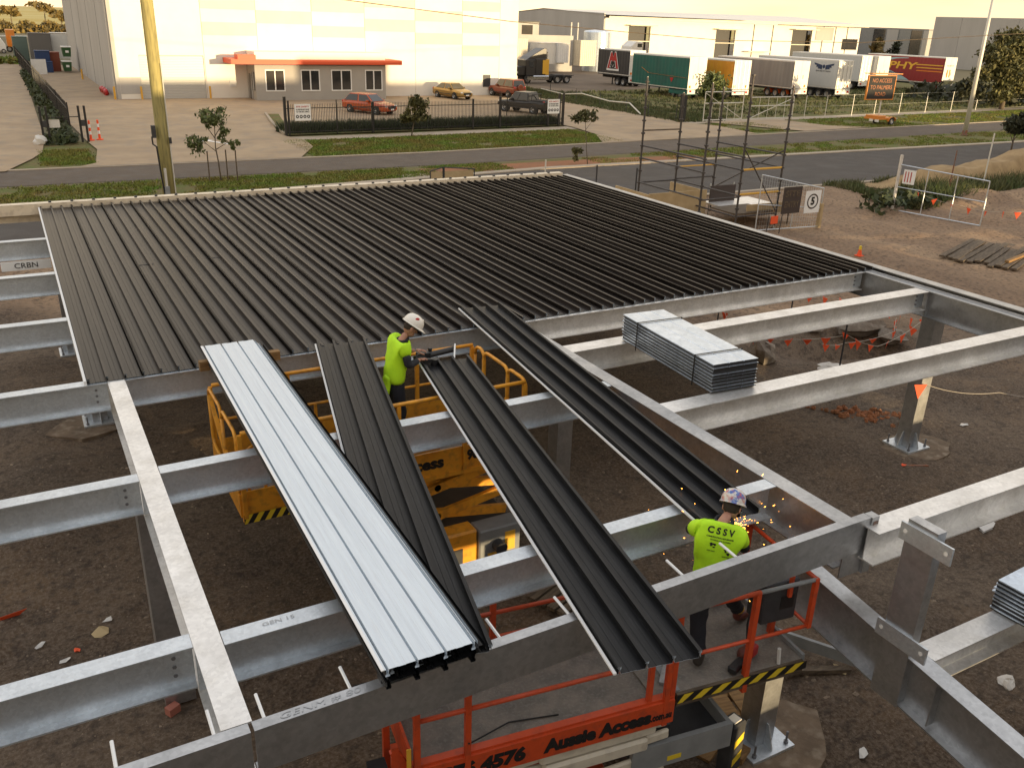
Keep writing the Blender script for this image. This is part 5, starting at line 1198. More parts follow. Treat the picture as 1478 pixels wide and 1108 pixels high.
def peak_emblem():
    W_ = WM[T1.name]; c = W_ @ Vector((-.06, 3.6, 3.0)); r = Vector((0, -1, 0)); u = Vector((0, 0, 1)); n = Vector((-1, 0, 0))
    def P(nm, poly, m, d): MB().add([c+r*p[0]+u*p[1]+n*d for p in poly], [tuple(range(len(poly)))]).build(nm, m, T1)
    o = [(-1.25, -.95), (-.55, 1.05), (-.28, 1.05), (0, .45), (.28, 1.05), (.55, 1.05), (1.25, -.95), (.8, -.95), (.3, .1), (0, -.1), (-.3, .1), (-.8, -.95)]
    P('emblem', [(p[0]*1.12, p[1]*1.1) for p in o], 'sign_white', .004); P('emblem', o, 'letter_red', .010)
    m = [(-.62, -.75), (-.42, -.05), (-.22, -.05), (0, -.4), (.22, -.05), (.42, -.05), (.62, -.75), (.36, -.75), (.26, -.38), (0, -.7), (-.26, -.38), (-.36, -.75)]
    P('emblem', [(p[0]*1.2, p[1]*1.2+.06) for p in m], 'sign_white', .015); P('emblem', m, 'letter_black', .021)
    P('emblem', [(-1.4, -1.2), (1.4, -1.2), (1.4, -.98), (-1.4, -.98)], 'sign_white', .012)
peak_emblem()
T2 = trailer('green curtain trailer with a white rear panel', 66.9, 80.8, 10.5, 'curtain_green', 'trailer_white', 4.4, 1.0, axles=2, bars=False)
W_ = WM[T2.name]
b = MB()
for p, q in (((-.045, 8.6, 2.9), (-.045, 7.2, 2.35)), ((-.045, 7.2, 2.35), (-.045, .1, 2.2))): b.bar(W_ @ Vector(p), W_ @ Vector(q), .012, .09, (1, 0, 0))
b.build('stripe', 'lamp_amber', T2)
MB().box(0, 2.5, .1, 3.2, .45, .999).build('locker', 'curtain_green', T2, world=False)
MB().add([W_ @ Vector(p) for p in ((-.05, 3.2, 2.1), (-.05, 2.5, 2.1), (-.05, 2.85, 1.6))], [(0, 1, 2)]).build('red_mark', 'letter_red', T2)
trailer('yellow curtain trailer with sunlit white rear doors', 71.7, 78.9, 13.2, 'curtain_yellow', 'trailer_white', 4.2)
trailer('grey curtain trailer with red mudguards and plain rear doors', 80.7, 78.8, 13.2, 'curtain_grey', 'trailer_white', 4.2, guards='car_red', bars=False)
T5 = trailer('white trailer with a dark winged emblem on its side', 86.9, 77.9, 13.4, 'curtain_pale', 'trailer_white', 4.35)
def wing_emblem():
    W_ = WM[T5.name]; c = W_ @ Vector((-.05, 2.2, 3.55)); r = Vector((0, -1, 0)); u = Vector((0, 0, 1)); n = Vector((-1, 0, 0))
    for s in (-1, 1):
        pl = [(s*.25, -.28), (s*.25, .12), (s*1.5, .32), (s*1.35, .12), (s*1.1, .1), (s*1.15, -.06), (s*.85, -.08), (s*.85, -.22), (s*.55, -.22)]
        MB().add([c+r*p[0]*1.05+u*p[1]*1.25 for p in pl], [tuple(range(len(pl)))]).build('emblem', 'wing_blue', T5)
    MB().add([c+r*p[0]+u*p[1] for p in [(.2*math.cos(a), .24*math.sin(a)) for a in [PI*k/4 for k in range(8)]]], [tuple(range(8))]).build('emblem', 'wing_blue', T5)
    text_mesh('REFRIGERATED FREIGHT', .2, 'dark_grey', T5, c-u*.52, r, u, width=2.3)
wing_emblem()
trailer('white trailer with barred rear doors behind the winged one', 104.4, 89.7, 13, 'curtain_pale', 'trailer_white', 4.5)
trailer('white trailer with plain rear doors beside the red one', 106.7, 88.9, 13, 'curtain_pale', 'trailer_white', 4.5, bars=False)
T8 = trailer('dark red curtain trailer lettered in yellow with pale blue swoosh', 114.7, 84.3, 13.3, 'curtain_red', 'trailer_white', 4.6, guards='car_maroon', bars=False)
def red_trailer_print():
    W_ = WM[T8.name]; o = W_ @ Vector((-.05, 0, 0)); r = Vector((0, -1, 0)); u = Vector((0, 0, 1)); n = Vector((-1, 0, 0))
    Q = lambda yy, z, d=0: W_ @ Vector((-.045-d, yy, z))
    def P(pts, m, d=0): MB().add([Q(p[0], p[1], d) for p in pts], [tuple(range(len(pts)))]).build('print', m, T8)
    P([(13.0, 1.3), (5.3, 1.3), (6.4, 1.75), (8.0, 2.25), (10.0, 2.75), (13.0, 2.95)], 'sky_blue', .004)
    P([(13.0, 3.75), (11.0, 4.05), (8.2, 4.28), (6.0, 4.3), (6.0, 4.22), (8.0, 4.12), (10.4, 3.6), (11.5, 3.1), (13, 2.96)], 'sky_blue', .004)
    P([(13.0, 2.6), (12.3, 1.9), (11.6, 1.4), (12.0, 1.4), (12.8, 2.0), (13.0, 2.3)], 'letter_black', .008)
    text_mesh('PHY', 1.30, 'gold', T8, Q(7.0, 3.2, .012), r, u, bold=.035, width=5.0, shear=.15)
    text_mesh('MUR', 1.30, 'gold', T8, Q(11.6, 3.2, .012), r, u, bold=.03, width=3.2, shear=.15)
    text_mesh('SOLUTIONS', .55, 'wing_blue', T8, Q(8.9, 2.05, .014), r, u, bold=.02, width=4.6)
    for z in (3.42, 3.02, 2.62): P([(4.6-.2*(3.42-z), z), (.2, z), (.2, z+.13), (4.5-.2*(3.42-z), z+.13)], 'gold' if z > 2.7 else 'lamp_amber', .006)
    a = W_ @ Vector((1.25, -.006, 3.5)); text_mesh('MURPHY', .3, 'wing_blue', T8, a, (1, 0, 0), u, width=1.5)
    for x in (.7, 1.2): MB().box(x, x+.25, -.008, -.002, 2.0, 3.0).build('print', 'lamp_amber', T8, world=False)
red_trailer_print()
# light truck cab seen over the green trailer
t = thing('truck_cab', 'white truck cab roof showing above the black trailer', 'truck', (81, 111, 0))
MB().prism([(0, .9), (2.3, .9), (2.3, 5.2), (1.2, 5.3), (.3, 4.6), (0, 3.2)], (79.8, 110, 0), (1, 0, 0), (0, 0, 1), (0, 1, 0), 2.4).build('cab', 'trailer_white', t, bevel=.06)
MB().box(81.2, 82.0, 109.98, 109.999, 4.5, 5.0).build('side_window', 'glass_car', t)
for x in (80.6, 81.6): wheel(t, (x, 110.2, .5), (0, -1, 0), .5, .3)
# ------------------------------------------------------------------ message board trailer on the verge
def message_board():
    t = thing('message_board', 'orange roadside message board trailer on the grass verge', 'sign', (68.0, 55.2, 0))
    gx, gy = 68.0, 55.3
    MB().box(gx-1.3, gx+1.1, gy-.75, gy+.75, .45, .62).build('trailer_bed', 'sign_orange', t, bevel=.02)
    MB().box(gx-1.2, gx-.2, gy-.7, gy+.7, .62, .80).build('battery_box', 'sign_orange', t, bevel=.03)
    for y, s in ((gy-.85, -1), (gy+.85, 1)):
        wheel(t, (gx+.35, y, .32), (0, s, 0), .32, .2)
        g = MB(); k = 6; vs = []
        for j in range(k+1):
            a = PI*j/k
            for d in (-.13, .13): vs.append((gx+.35+.42*math.cos(a), y+d, .32+.40*math.sin(a)))
        g.add(vs, [(2*j, 2*j+1, 2*j+3, 2*j+2) for j in range(k)]); g.build('mudguard', 'sign_orange', t)
    MB().bar((gx+1.1, gy, .5), (gx+2.2, gy, .45), .08, .08).build('drawbar', 'rim', t); MB().cyl((gx+2.0, gy, 0), (gx+2.0, gy, .6), .04, n=6).build('jockey_leg', 'dark_grey', t)
    for s in (-.9, -.3): MB().box(gx-1.34, gx-1.301, gy+s, gy+s+.4, .3, .5).build('tail_light', 'lamp_clear', t)
    MB().cyl((gx-.35, gy, .8), (gx-.35, gy, 2.1), .06, n=8).build('mast', 'pale_pole', t)
    c = Vector((gx-.72, gy, 3.1)); rz = Matrix.Rotation(math.radians(-6), 3, 'Z'); rt = rz @ Vector((1, 0, 0)); n = rz @ Vector((0, -1, 0))
    R = Matrix((rt, -n, Vector((0, 0, 1)))).transposed()
    MB().box(-1.5, 1.5, -.06, .06, -.95, .95, R, c).build('board', 'black_rubber', t)
    for q in ((-1.56, 1.56, -.09, .09, .95, 1.02), (-1.56, 1.56, -.09, .09, -1.02, -.95), (-1.56, -1.5, -.09, .09, -.95, .95), (1.5, 1.56, -.09, .09, -.95, .95)): MB().box(*q, R, c).build('board_frame', 'sign_orange', t)
    MB().box(-1.62, 1.8, -.5, .5, 1.12, 1.18, R, c).build('solar_panel', 'sign_orange', t)
    for i, s in enumerate(('NO ACCESS', 'TO PALMERS', 'ROAD')): text_mesh(s, .48, 'led_amber', t, c+n*.066+Vector((0, 0, .56-.56*i)), rt, (0, 0, 1), bold=0, width=(2.15, 2.45, 1.15)[i])
message_board()
# ------------------------------------------------------------------ far buildings
def warehouse():
    t = thing('warehouse', 'long low warehouse with a sunlit front, roller doors and a grey gable end', 'building', (96, 140, 0))
    dr = [(101.1, 106, 7.2), (121.6, 126.5, 7.0), (141.5, 147, 7.4)]; x = 95.9; b = MB()
    for a, c, h in dr: b.box(x, a, 140, 140.4, 0, 8.2); b.box(a, c, 140, 140.4, h, 8.2); x = c
    b.box(x, 161, 140, 140.4, 0, 8.2); b.build('front_wall', 'panel_white', t)
    for k, (a, c, h) in enumerate(dr):
        MB().box(a, c, 141.2, 141.3, 0, h).build('door_opening', 'dark_grey', t); MB().box(a, c, 140.05, 140.2, 4.6, 4.75).build('door_bar', 'panel_cream', t); MB().box(a-.6, c+.6, 138.6, 139.999, h+.1, h+.25).build('door_awning', 'panel_cream', t)
    b = MB(); b.prism([(140, 0), (182, 0), (182, 8.6), (161, 9.75), (140, 9.2)], (95.6, 0, 0), (0, 1, 0), (0, 0, 1), (1, 0, 0), .29); b.build('gable_wall', 'panel_grey', t)
    b = MB(); b.quad((95.5, 138.8, 8.95), (162, 138.8, 8.75), (162, 161, 10.2), (95.5, 161, 9.9)); b.quad((95.5, 161, 9.9), (162, 161, 10.2), (162, 182, 8.8), (95.5, 182, 8.6)); b.build('roof', 'panel_white', t)
    MB().box(95.9, 162, 138.8, 139.0, 8.35, 8.74).build('gutter', 'panel_cream', t)
    for x in (131, 136, 150, 153.5, 157): MB().box(x, x+.2, 139.94, 139.999, 0, 8.2).build('panel_joint', 'dark_grey', t)
    MB().box(148, 153, 139.9, 139.96, 5.6, 8.1).build('vent_panel', 'panel_grey', t); MB().box(156, 160.5, 139.9, 139.96, 3.9, 6).build('window', 'glass_dark', t)
    for x in (98, 110, 116, 129): MB().box(x, x+6, 138.5, 140, 3.2, 3.35).build('loading_shelf', 'panel_cream', t) if x == 129 else None
warehouse()
t = thing('flat_roofed_building', 'small grey flat roofed building with one dark window beside the factory', 'building', (74, 133, 0))
MB().box(71, 78.2, 133, 150, 0, 7.3).build('wall', 'panel_grey', t); MB().box(70.9, 78.3, 132.9, 150, 7.301, 7.5).build('roof', 'dark_grey', t); MB().box(75, 77, 132.95, 132.999, 5.5, 6.9).build('window', 'glass_dark', t)
tag(MB().box(70, 83, 130, 130.3, 0, 5.5).build('yard_wall', 'panel_grey'), 'beige yard wall behind the white containers', 'wall')
def container(lab, x0, x1, y, z0, z1, m, dpt=2.5):
    t = thing('container', lab, 'container', ((x0+x1)/2, y, z0), 0, 'containers stored in the yards')
    MB().box(x0, x1, y, y+dpt, z0, z1).build('box', m, t)
    b = MB(); n = max(3, int((x1-x0)/.35))
    for i in range(n): q = x0+(x1-x0)*(i+.25)/n; b.box(q, q+(x1-x0)*.5/n, y-.04, y-.001, z0+.12, z1-.12)
    b.build('corrugation', m, t); MB().box(x0-.03, x1+.03, y-.06, y+dpt, z1+.001, z1+.08).build('top_rail', m, t)
container('beige container at the left of the far yard row', 68.5, 72.2, 126, 2.0, 4.9, 'beige_paint'); container('white container with an open lid in the far yard', 73.8, 78.6, 125.5, 1.4, 4.4, 'trailer_white'); container('tall beige container beside the silver tank', 83.2, 86.2, 128, 1.0, 4.8, 'beige_paint'); container('small white container end in the far yard', 77.0, 79.0, 124.9, 1.6, 4.4, 'white_paint', .5)
t = thing('storage_tank', 'round silver tank beside the warehouse gable', 'tank', (89, 132, 0)); MB().lathe([(2.3, 0), (2.3, 6.1), (2.2, 6.3), (.001, 6.6)], (89, 132, 0), n=24).build('tank_shell', 'zinc_bright', t, smooth=False)
for x in (84.4, 85.7): MB().cyl((x, 133, 3), (x, 133, 7.5), .12, n=8).build('pipe', 'pale_pole', t)
t = thing('glazed_building', 'dark glazed office building between warehouse and concrete hall', 'building', (220, 180, 0))
MB().box(196, 238, 180, 200, 0, 8.7).build('wall', 'grey_paint', t)
for i in range(8): MB().box(197+5.1*i, 201.6+5.1*i, 179.9, 179.99, 1, 8.3).build('window', ('glass_dark', 'panel_grey', 'grey_paint')[i % 3], t)
t = thing('concrete_hall', 'big plain concrete hall at the right edge', 'building', (216, 150, 0))
HR = Matrix.Rotation(math.radians(-79.5), 3, 'Z'); HC = Vector((197.3, 150, 0))
for i in range(9): MB().box(6.4*i, 6.4*i+6.35, 0, .4, 0, 11.3, HR, HC).build('wall_panel', 'panel_grey', t)
MB().box(0, 57.5, .41, 46, 11.0, 11.2, HR, HC).build('roof', 'grey_paint', t); MB().box(.01, .39, .41, 46, 0, 11.3, HR, HC).build('side_wall', 'panel_grey', t)
# left distance: containers, bins, trucks, sunlit hedges
container('dark grey container on the far left yard', 4.6, 7.4, 148, 0, 3.8, 'box_grey'); container('pale container on the far left yard', 7.5, 9.9, 150, .5, 3.85, 'trailer_white'); container('teal container on the far left yard', 2.6, 4.5, 152, 0, 3.2, 'box_teal')
container('upper blue crate stack at the end of the picket fence', 4.3, 5.9, 126, 1.25, 2.4, 'box_blue', 1.6); container('lower blue crate stack at the end of the picket fence', 4.9, 6.0, 124.5, .08, 1.24, 'box_blue', 1.4); container('rust red crate behind the green bins', 5.95, 7.0, 127, .05, 2.2, 'box_red', 2)
for z, l in ((1.72, 'green skip bin, upper of the stacked pair'), (.08, 'green skip bin, lower of the stacked pair')):
    t = thing('skip_bin', l, 'skip bin', (7.7, 125, z), 0, 'green skip bins stacked by the factory'); dx = .15 if z > 1 else 0
    MB().add([(7.2+dx, 125, z+.15), (8.0+dx, 125, z+.15), (8.0+dx, 126.4, z+.15), (7.2+dx, 126.4, z+.15), (7.1+dx, 124.8, z+1.2), (8.1+dx, 124.8, z+1.2), (8.1+dx, 126.6, z+1.2), (7.1+dx, 126.6, z+1.2)], [(0, 1, 2, 3), (4, 5, 6, 7), (0, 1, 5, 4), (1, 2, 6, 5), (2, 3, 7, 6), (3, 0, 4, 7)]).build('bin_body', 'bin_green', t)
    MB().box(7.05+dx, 8.15+dx, 124.75, 126.65, z+1.201, z+1.3).build('rim', 'sign_white', t); MB().box(7.45+dx, 7.8+dx, 124.78, 124.85, z+.6, z+.85).build('label_plate', 'sign_white', t)
t = thing('white_board', 'sunlit white board standing by the picket fence', 'board', (4.3, 121, 0)); MB().box(3.6, 5.15, 121, 121.1, .1, 1.75).build('board', 'white_paint', t); 
for x in (3.7, 5.05): MB().box(x-.05, x+.05, 121.11, 121.2, 0, 1.8).build('post', 'timber_grey', t)
t = thing('far_truck', 'orange loader at the far left', 'truck', (2.9, 182, 0)); MB().box(2.3, 3.6, 180, 186, 1.0, 3.5).build('body', 'sign_orange', t); MB().box(2.35, 3.5, 179.5, 180, .9, 2.4).build('cab', 'lamp_amber', t); [wheel(t, (x, 180.2, .5), (0, -1, 0), .5, .4) for x in (2.5, 3.4)]
t = thing('far_van', 'white van at the far left edge', 'van', (1.2, 176, 0)); MB().prism([(0, .4), (0, 2.3), (1.2, 2.3), (1.75, 1.3), (1.8, .4)], (.2, 175, 0), (1, 0, 0), (0, 0, 1), (0, 1, 0), 4).build('body', 'trailer_white', t, bevel=.08); MB().box(.6, 1.1, 174.97, 174.99, 1.4, 2.0).build('side_window', 'glass_car', t); [wheel(t, (x, 175, .35), (0, -1, 0), .35, .2) for x in (.55, 1.55)]
tag(MB().box(-14, 30, 200, 200.2, 1.9, 2.1).build('far_fence_rail', 'white_paint'), 'white rail fence across the far left paddock', 'fence')
# ------------------------------------------------------------------ poles and wires
t = thing('power_pole', 'thick weathered timber power pole beside the service road', 'power pole', (5.72, 40.81, 0))
MB().tube([(5.72, 40.81, -.1), (5.72, 40.81, 3), (5.71, 40.81, 7), (5.70, 40.81, 12)], [.27, .26, .245, .22], 14).build('pole', 'pole_timber', t, smooth=True)
MB().box(5.27, 5.43, 40.5, 40.7, 2.55, 3.05).build('meter_box', 'dark_grey', t); MB().tube([(5.26, 40.6, 2.6), (5.26, 40.55, 2.3), (5.38, 40.42, 2.2), (5.42, 40.4, 1.2), (5.5, 40.4, 0)], .035, 6).build('cable', 'cable_black', t)
MB().tube([(5.60, 40.45, 0), (5.60, 40.45, 1.3)], .06, 7).build('conduit', 'pale_pole', t); MB().box(5.50, 5.70, 40.34, 40.42, 0, .55).build('conduit_guard', 'grey_paint', t)
MB().tube([(5.96, 40.6, 0), (5.94, 40.6, 5.5)], .025, 6).build('earth_strap', 'pale_pole', t); MB().box(5.92, 6.02, 40.5, 40.6, 2.3, 2.55).build('bracket', 'dark_grey', t)
t = thing('light_pole', 'slender pale street light pole on the grass median', 'street light', (68.0, 46.9, 0))
MB().tube([(68.0, 46.9, 0), (67.95, 46.9, 6), (67.9, 46.9, 12.5)], [.19, .15, .10], 10).build('pole', 'pale_pole', t, smooth=True); MB().lathe([(.28, 0), (.28, .05), (.2, .06), (.19, .4)], (68, 46.9, .05), n=10).build('base_collar', 'rust', t)
def wire(lab, pts, r=.02):
    q = []; 
    for a, c in zip(pts, pts[1:]):
        for i in range(6): q.append(Vector(a).lerp(Vector(c), i/6))
    q.append(Vector(pts[-1])); tag(MB().tube(q, r, 5).build('overhead_wire', 'timber_grey'), lab, 'wire')
wire('overhead wire sagging across the factory and the parked trailers', [(-9, 45, 11.0), (5.8, 45, 9.2), (15.15, 45, 8.25), (24.6, 45, 7.5), (32.4, 45, 7.12), (39.5, 45, 6.8), (51.8, 45, 6.85), (69.8, 45, 7.8), (90, 45, 9.6)])
# ------------------------------------------------------------------ trees
def limb_tree(name, label, base, trunk, limbs, clumps, leaf, n, size, seed, cat='tree', group=None, r0=.06, stakes=None, aspect=2.2, up=.35):
    t = thing(name, label, cat, base, 0, group); B0 = Vector(base); r = np.random.default_rng(seed)
    k = len(trunk); b = MB(); b.tube([B0+Vector(p) for p in trunk], [r0*(1-.75*i/(k-1)) for i in range(k)], 7)
    for l in limbs: m = len(l); b.tube([B0+Vector(p) for p in l], [r0*.5*(1-.7*i/(m-1)) for i in range(m)], 5)
    b.build('trunk', 'bark', t, smooth=True); P = []; tot = sum(c[1][0]*c[1][1]*c[1][2] for c in clumps)
    for c, rad in clumps:
        m = int(n*rad[0]*rad[1]*rad[2]/tot)+20; nsub = max(5, m//26)
        d = r.normal(size=(nsub, 3)); d /= np.linalg.norm(d, axis=1)[:, None]; cs = np.array(c)+d*np.array(rad)*r.uniform(.35, 1.0, (nsub, 1))
        idx = r.integers(0, nsub, m); P.append(cs[idx]+r.normal(0, 1, (m, 3))*np.array(rad)*.17)
    P = np.concatenate(P)+np.array(base); P = P[P[:, 2] > .05]; cards('crown', leaf, P, size, t, up=up, aspect=aspect, seed=seed)
    return t
t = limb_tree('sapling', 'thin young gum tree with three support stakes by the service road', (8.6, 44.1, 0), [(0, 0, 0), (-.05, 0, .9), (-.12, .02, 1.6), (-.08, 0, 2.5), (0, 0, 3.2)],
    [[(-.1, 0, 1.4), (-.5, .1, 1.75), (-.95, .1, 1.9)], [(-.1, 0, 1.5), (.35, 0, 1.75), (.7, 0, 1.95)], [(-.1, 0, 2.1), (.2, .1, 2.5), (.35, 0, 2.9)], [(-.1, 0, 2.0), (-.4, .1, 2.5), (-.5, 0, 2.9)]],
    [((-.05, 0, 3.0), (.75, .6, .35)), ((-.35, 0, 2.65), (.35, .4, .3)), ((.35, 0, 2.4), (.4, .4, .35)), ((-1.05, .1, 1.75), (.5, .45, .45)), ((.75, 0, 1.75), (.32, .3, .36)), ((-.6, 0, 2.0), (.25, .25, .2)), ((.25, 0, 2.0), (.22, .22, .25))], 'leaf_green', 1300, .085, 31, r0=.045)
for dx, dy in ((-.55, -.1), (.35, .15), (.75, -.1)): MB().cyl((8.6+dx, 44.1+dy, 0), (8.6+dx, 44.1+dy, 1.45), .03, n=6).build('stake', 'timber_grey', t)
limb_tree('sapling', 'grey green young tree standing in front of the black fence', (24.1, 57.6, 0), [(0, 0, 0), (.15, 0, .7), (.3, 0, 1.4), (.45, 0, 2.4)], [[(.2, 0, .9), (-.3, 0, 1.5)], [(.3, 0, 1.2), (.9, 0, 1.7)]],
    [((.5, 0, 2.1), (.75, .6, .65)), ((.15, 0, 1.4), (1.0, .7, .45)), ((-.5, 0, 1.25), (.5, .4, .3)), ((.85, 0, 1.5), (.5, .4, .45)), ((.5, 0, 2.6), (.35, .3, .3))], 'leaf_olive', 1500, .12, 32, r0=.05)
limb_tree('bushy_tree', 'rounded leafy tree between the green and yellow trailers', (59.8, 68.5, 0), [(0, 0, 0), (0, 0, 1.2), (.1, 0, 3)], [], [((0, 0, 2.3), (1.45, 1.3, 1.25)), ((-.7, 0, 1.6), (.9, .9, .8)), ((.7, 0, 1.7), (.9, .9, .9)), ((.1, 0, 3.1), (.8, .8, .55))], 'leaf_green', 3000, .16, 33, r0=.12)
limb_tree('sapling', 'spindly sapling seen through the scaffold', (29.0, 43.2, 0), [(0, 0, 0), (-.15, 0, 1.0), (-.3, 0, 2.2), (-.35, 0, 2.9)], [[(-.3, 0, 1.9), (.2, 0, 2.5)]], [((-.4, 0, 2.75), (.7, .5, .35)), ((-.9, 0, 2.5), (.4, .3, .3)), ((.25, 0, 2.6), (.35, .3, .25)), ((-.7, 0, .6), (.45, .3, .4))], 'leaf_olive', 700, .10, 34, r0=.03)
limb_tree('gum_tree', 'large olive gum tree at the right edge behind the verge', (97.5, 63.5, 0), [(0, 0, 0), (.1, 0, 2), (0, 0, 4.5), (-.2, 0, 7)], [[(0, 0, 2), (-2, 0, 4), (-3, 0, 5)], [(0, 0, 2.5), (2.2, 0, 4.5), (3.5, 0, 6)], [(0, 0, 4), (1, 0, 6.5)]],
    [((-.8, 0, 7.0), (2.0, 1.8, 1.25)), ((-2.8, 0, 5.3), (1.8, 1.7, 1.5)), ((1.8, 0, 6.6), (2.2, 2, 1.5)), ((4, 0, 5.6), (2.2, 2, 1.9)), ((-1.2, -.5, 4.0), (2.2, 1.7, 1.6)), ((2.2, -.5, 3.6), (2.4, 1.8, 1.8)), ((-4.3, 0, 3.6), (1.2, 1.2, .9)), ((4.8, 0, 2.6), (2, 1.6, 1.6)), ((-1.5, -.6, 2.0), (1.9, 1.4, 1.0))], 'leaf_olive', 24000, .20, 35, r0=.30)
limb_tree('shrub', 'dark small tree with several thin stems beside the street light', (86.5, 59.7, 0), [(0, 0, 0), (.1, 0, 1.2), (-.1, 0, 3)], [[(0, 0, 0), (-.6, 0, 1.5)], [(0, 0, 0), (.8, 0, 1.6)]], [((-.5, 0, 2.6), (1.5, 1, .85)), ((.9, 0, 2.5), (1.3, 1, .8)), ((-1.7, 0, 2.2), (.8, .7, .5))], 'leaf_dark', 1900, .24, 36, r0=.09)
limb_tree('shrub', 'dark leafy small tree cut by the right edge in front of the road', (61.5, 38.6, 0), [(0, 0, 0), (0, 0, 1), (-.2, 0, 2)], [[(0, 0, .7), (-.7, 0, 1.5)], [(0, 0, .8), (.6, 0, 1.5)]], [((-.6, 0, 1.9), (1.0, .8, .55)), ((.5, 0, 2.0), (1.1, .9, .75)), ((1.4, 0, 1.6), (.8, .7, .6))], 'leaf_dark', 1700, .16, 37, r0=.07)
b = MB()
P = area(2600, 98, 150, lambda x: 66, lambda x: 78, -3, 0, 40); P[:, 2] = rng.uniform(0, 2.0, len(P)); cards('far_shrubs', 'leaf_dark', P, .55, None, kind='stuff', seed=41)
for i, (x, y, h, g, l) in enumerate(((173, 165, 8.0, 'leaf_gold', 'narrow sunlit tree by the glazed building, nearest the warehouse'), (183, 165, 8.4, 'leaf_dark', 'dark narrow tree in front of the glazed building'), (191, 160, 6.5, 'leaf_gold', 'golden bush tree beside the pale post near the concrete hall'), (197, 160, 5.5, 'leaf_dark', 'round dark tree beside the concrete hall corner'))):
    limb_tree('narrow_tree', l, (x, y, 0), [(0, 0, 0), (0, 0, h*.5), (0, 0, h*.95)], [], [((0, 0, h*.65), (1.5, 1.5, h*.33)), ((.5, 0, h*.4), (1.5, 1.4, h*.22))], g, 420, .55, 50+i, r0=.2, group='trees before the far buildings')
for i, (x, y, h, w_, l) in enumerate(((15.8, 330, 8.2, 3.4, 'sunlit spreading tree on the far left skyline'), (6.6, 338, 6.5, 2.2, 'small sunlit tree at the far left of the skyline'), (20, 326, 5.6, 2.6, 'low sunlit tree beside the factory corner on the skyline'), (-6, 335, 7.5, 3.2, 'sunlit tree beyond the left edge of the skyline'))):
    limb_tree('paddock_tree', l, (x, y, 0), [(0, 0, 0), (0, 0, h*.5), (.3, 0, h*.9)], [], [((-.5, 0, h*.85), (w_, w_, h*.17)), ((w_*.7, 0, h*.68), (w_*.7, w_*.7, h*.13))], 'leaf_gold', 500, .7, 60+i, r0=.25, group='trees on the far left skyline')
P = np.stack([rng.uniform(-30, 60, 5000), rng.uniform(296, 312, 5000), rng.uniform(0, 3.2, 5000)], 1); P[:, 2] *= .55+.45*np.abs(np.sin(P[:, 0]*.5)); cards('far_hedge', 'leaf_gold', P, .8, None, kind='stuff', seed=70)
P = np.stack([rng.uniform(-4, 3.0, 900), rng.uniform(142, 150, 900), rng.uniform(0, .7, 900)], 1); cards('bank_grass', 'grass_blade', P, .35, None, kind='stuff', seed=71)
P = area(1600, 2.3, 3.4, lambda x: 61, lambda x: 120, -3, .05, 72); P[:, 2] = rng.uniform(.05, .8, len(P)); cards('fence_ivy', 'dark_plant', P, .22, None, kind='stuff', seed=73)
P = area(300, 1.9, 3.6, lambda x: 59.0, lambda x: 61.2, -3, .05, 74); P[:, 2] = rng.uniform(.05, .5, len(P)); cards('weeds', 'dark_plant', P, .2, None, kind='stuff', seed=75)
# ------------------------------------------------------------------ scaffold and things beyond the far right corner of the roof
def scaffold():
    t = thing('scaffold', 'dark tube scaffold bay with yellow ledgers beyond the roof corner', 'scaffold', (24.8, 28.1, 0)); X = (22.85, 24.78, 26.92); Y = (30.1, 26.16)
    tops = {(0, 0): 5.62, (1, 0): 5.0, (2, 0): 5.2, (0, 1): 5.66, (1, 1): 5.92, (2, 1): 5.55}
    for (i, j), z in tops.items():
        s = MB().cyl((X[i], Y[j], .12), (X[i], Y[j], z), .042, n=8).build('standard', 'scaf_steel', t); x, y = X[i], Y[j]
        zz = .9; 
        while zz < z: MB().lathe([(.042, 0), (.085, .01), (.085, .07), (.042, .08)], (x, y, zz), n=8).build('collar', 'scaf_steel', s); zz += .5
        MB().cyl((x, y, z), (x, y, z+.02), .022, n=6).build('spigot', 'pale_pole', s); MB().box(x-.08, x+.08, y-.08, y+.08, 0, .02).build('base_jack', 'scaf_steel', s); MB().cyl((x, y, .02), (x, y, .12), .018, n=6).build('jack_screw', 'galv', s)
    def led(a, c, z, m='scaf_steel', r=.034, z2=None): MB().cyl((*a, z), (*c, z if z2 is None else z2), r, n=7).build('ledger', m, t)
    P = lambda i, j: (X[i], Y[j])
    for i in (0, 1, 2):
        for z in (1.45, 2.45, 2.95): 
            if not (i == 2 and z < 2): led(P(i, 0), P(i, 1), z)
    led(P(0, 0), P(1, 0), 3.55, 'timber_grey', .03); led(P(0, 0), P(1, 0), 1.45); led(P(0, 1), P(1, 1), 1.4)
    for z in (1.5, 2.45): led(P(1, 1), P(2, 1), z, 'scaf_yellow', .042)
    led(P(1, 0), P(2, 0), 2.0, 'scaf_yellow', .028); led(P(1, 0), P(2, 0), 1.5, 'scaf_steel'); led(P(1, 1), P(2, 1), .62); led(P(1, 1), P(1, 0), .62)
    led((X[1]+.03, Y[1]-.04), (X[2]-.02, Y[1]-.04), 3.2, r=.026, z2=.65); led((X[2], Y[1]+.05), (X[2], Y[0]), 3.1, r=.026, z2=1.0)
    MB().box(X[1]+.05, X[2]-.05, Y[1]+.1, Y[1]+1.6, .66, .72).build('scaffold_board', 'timber_grey', t)
scaffold()
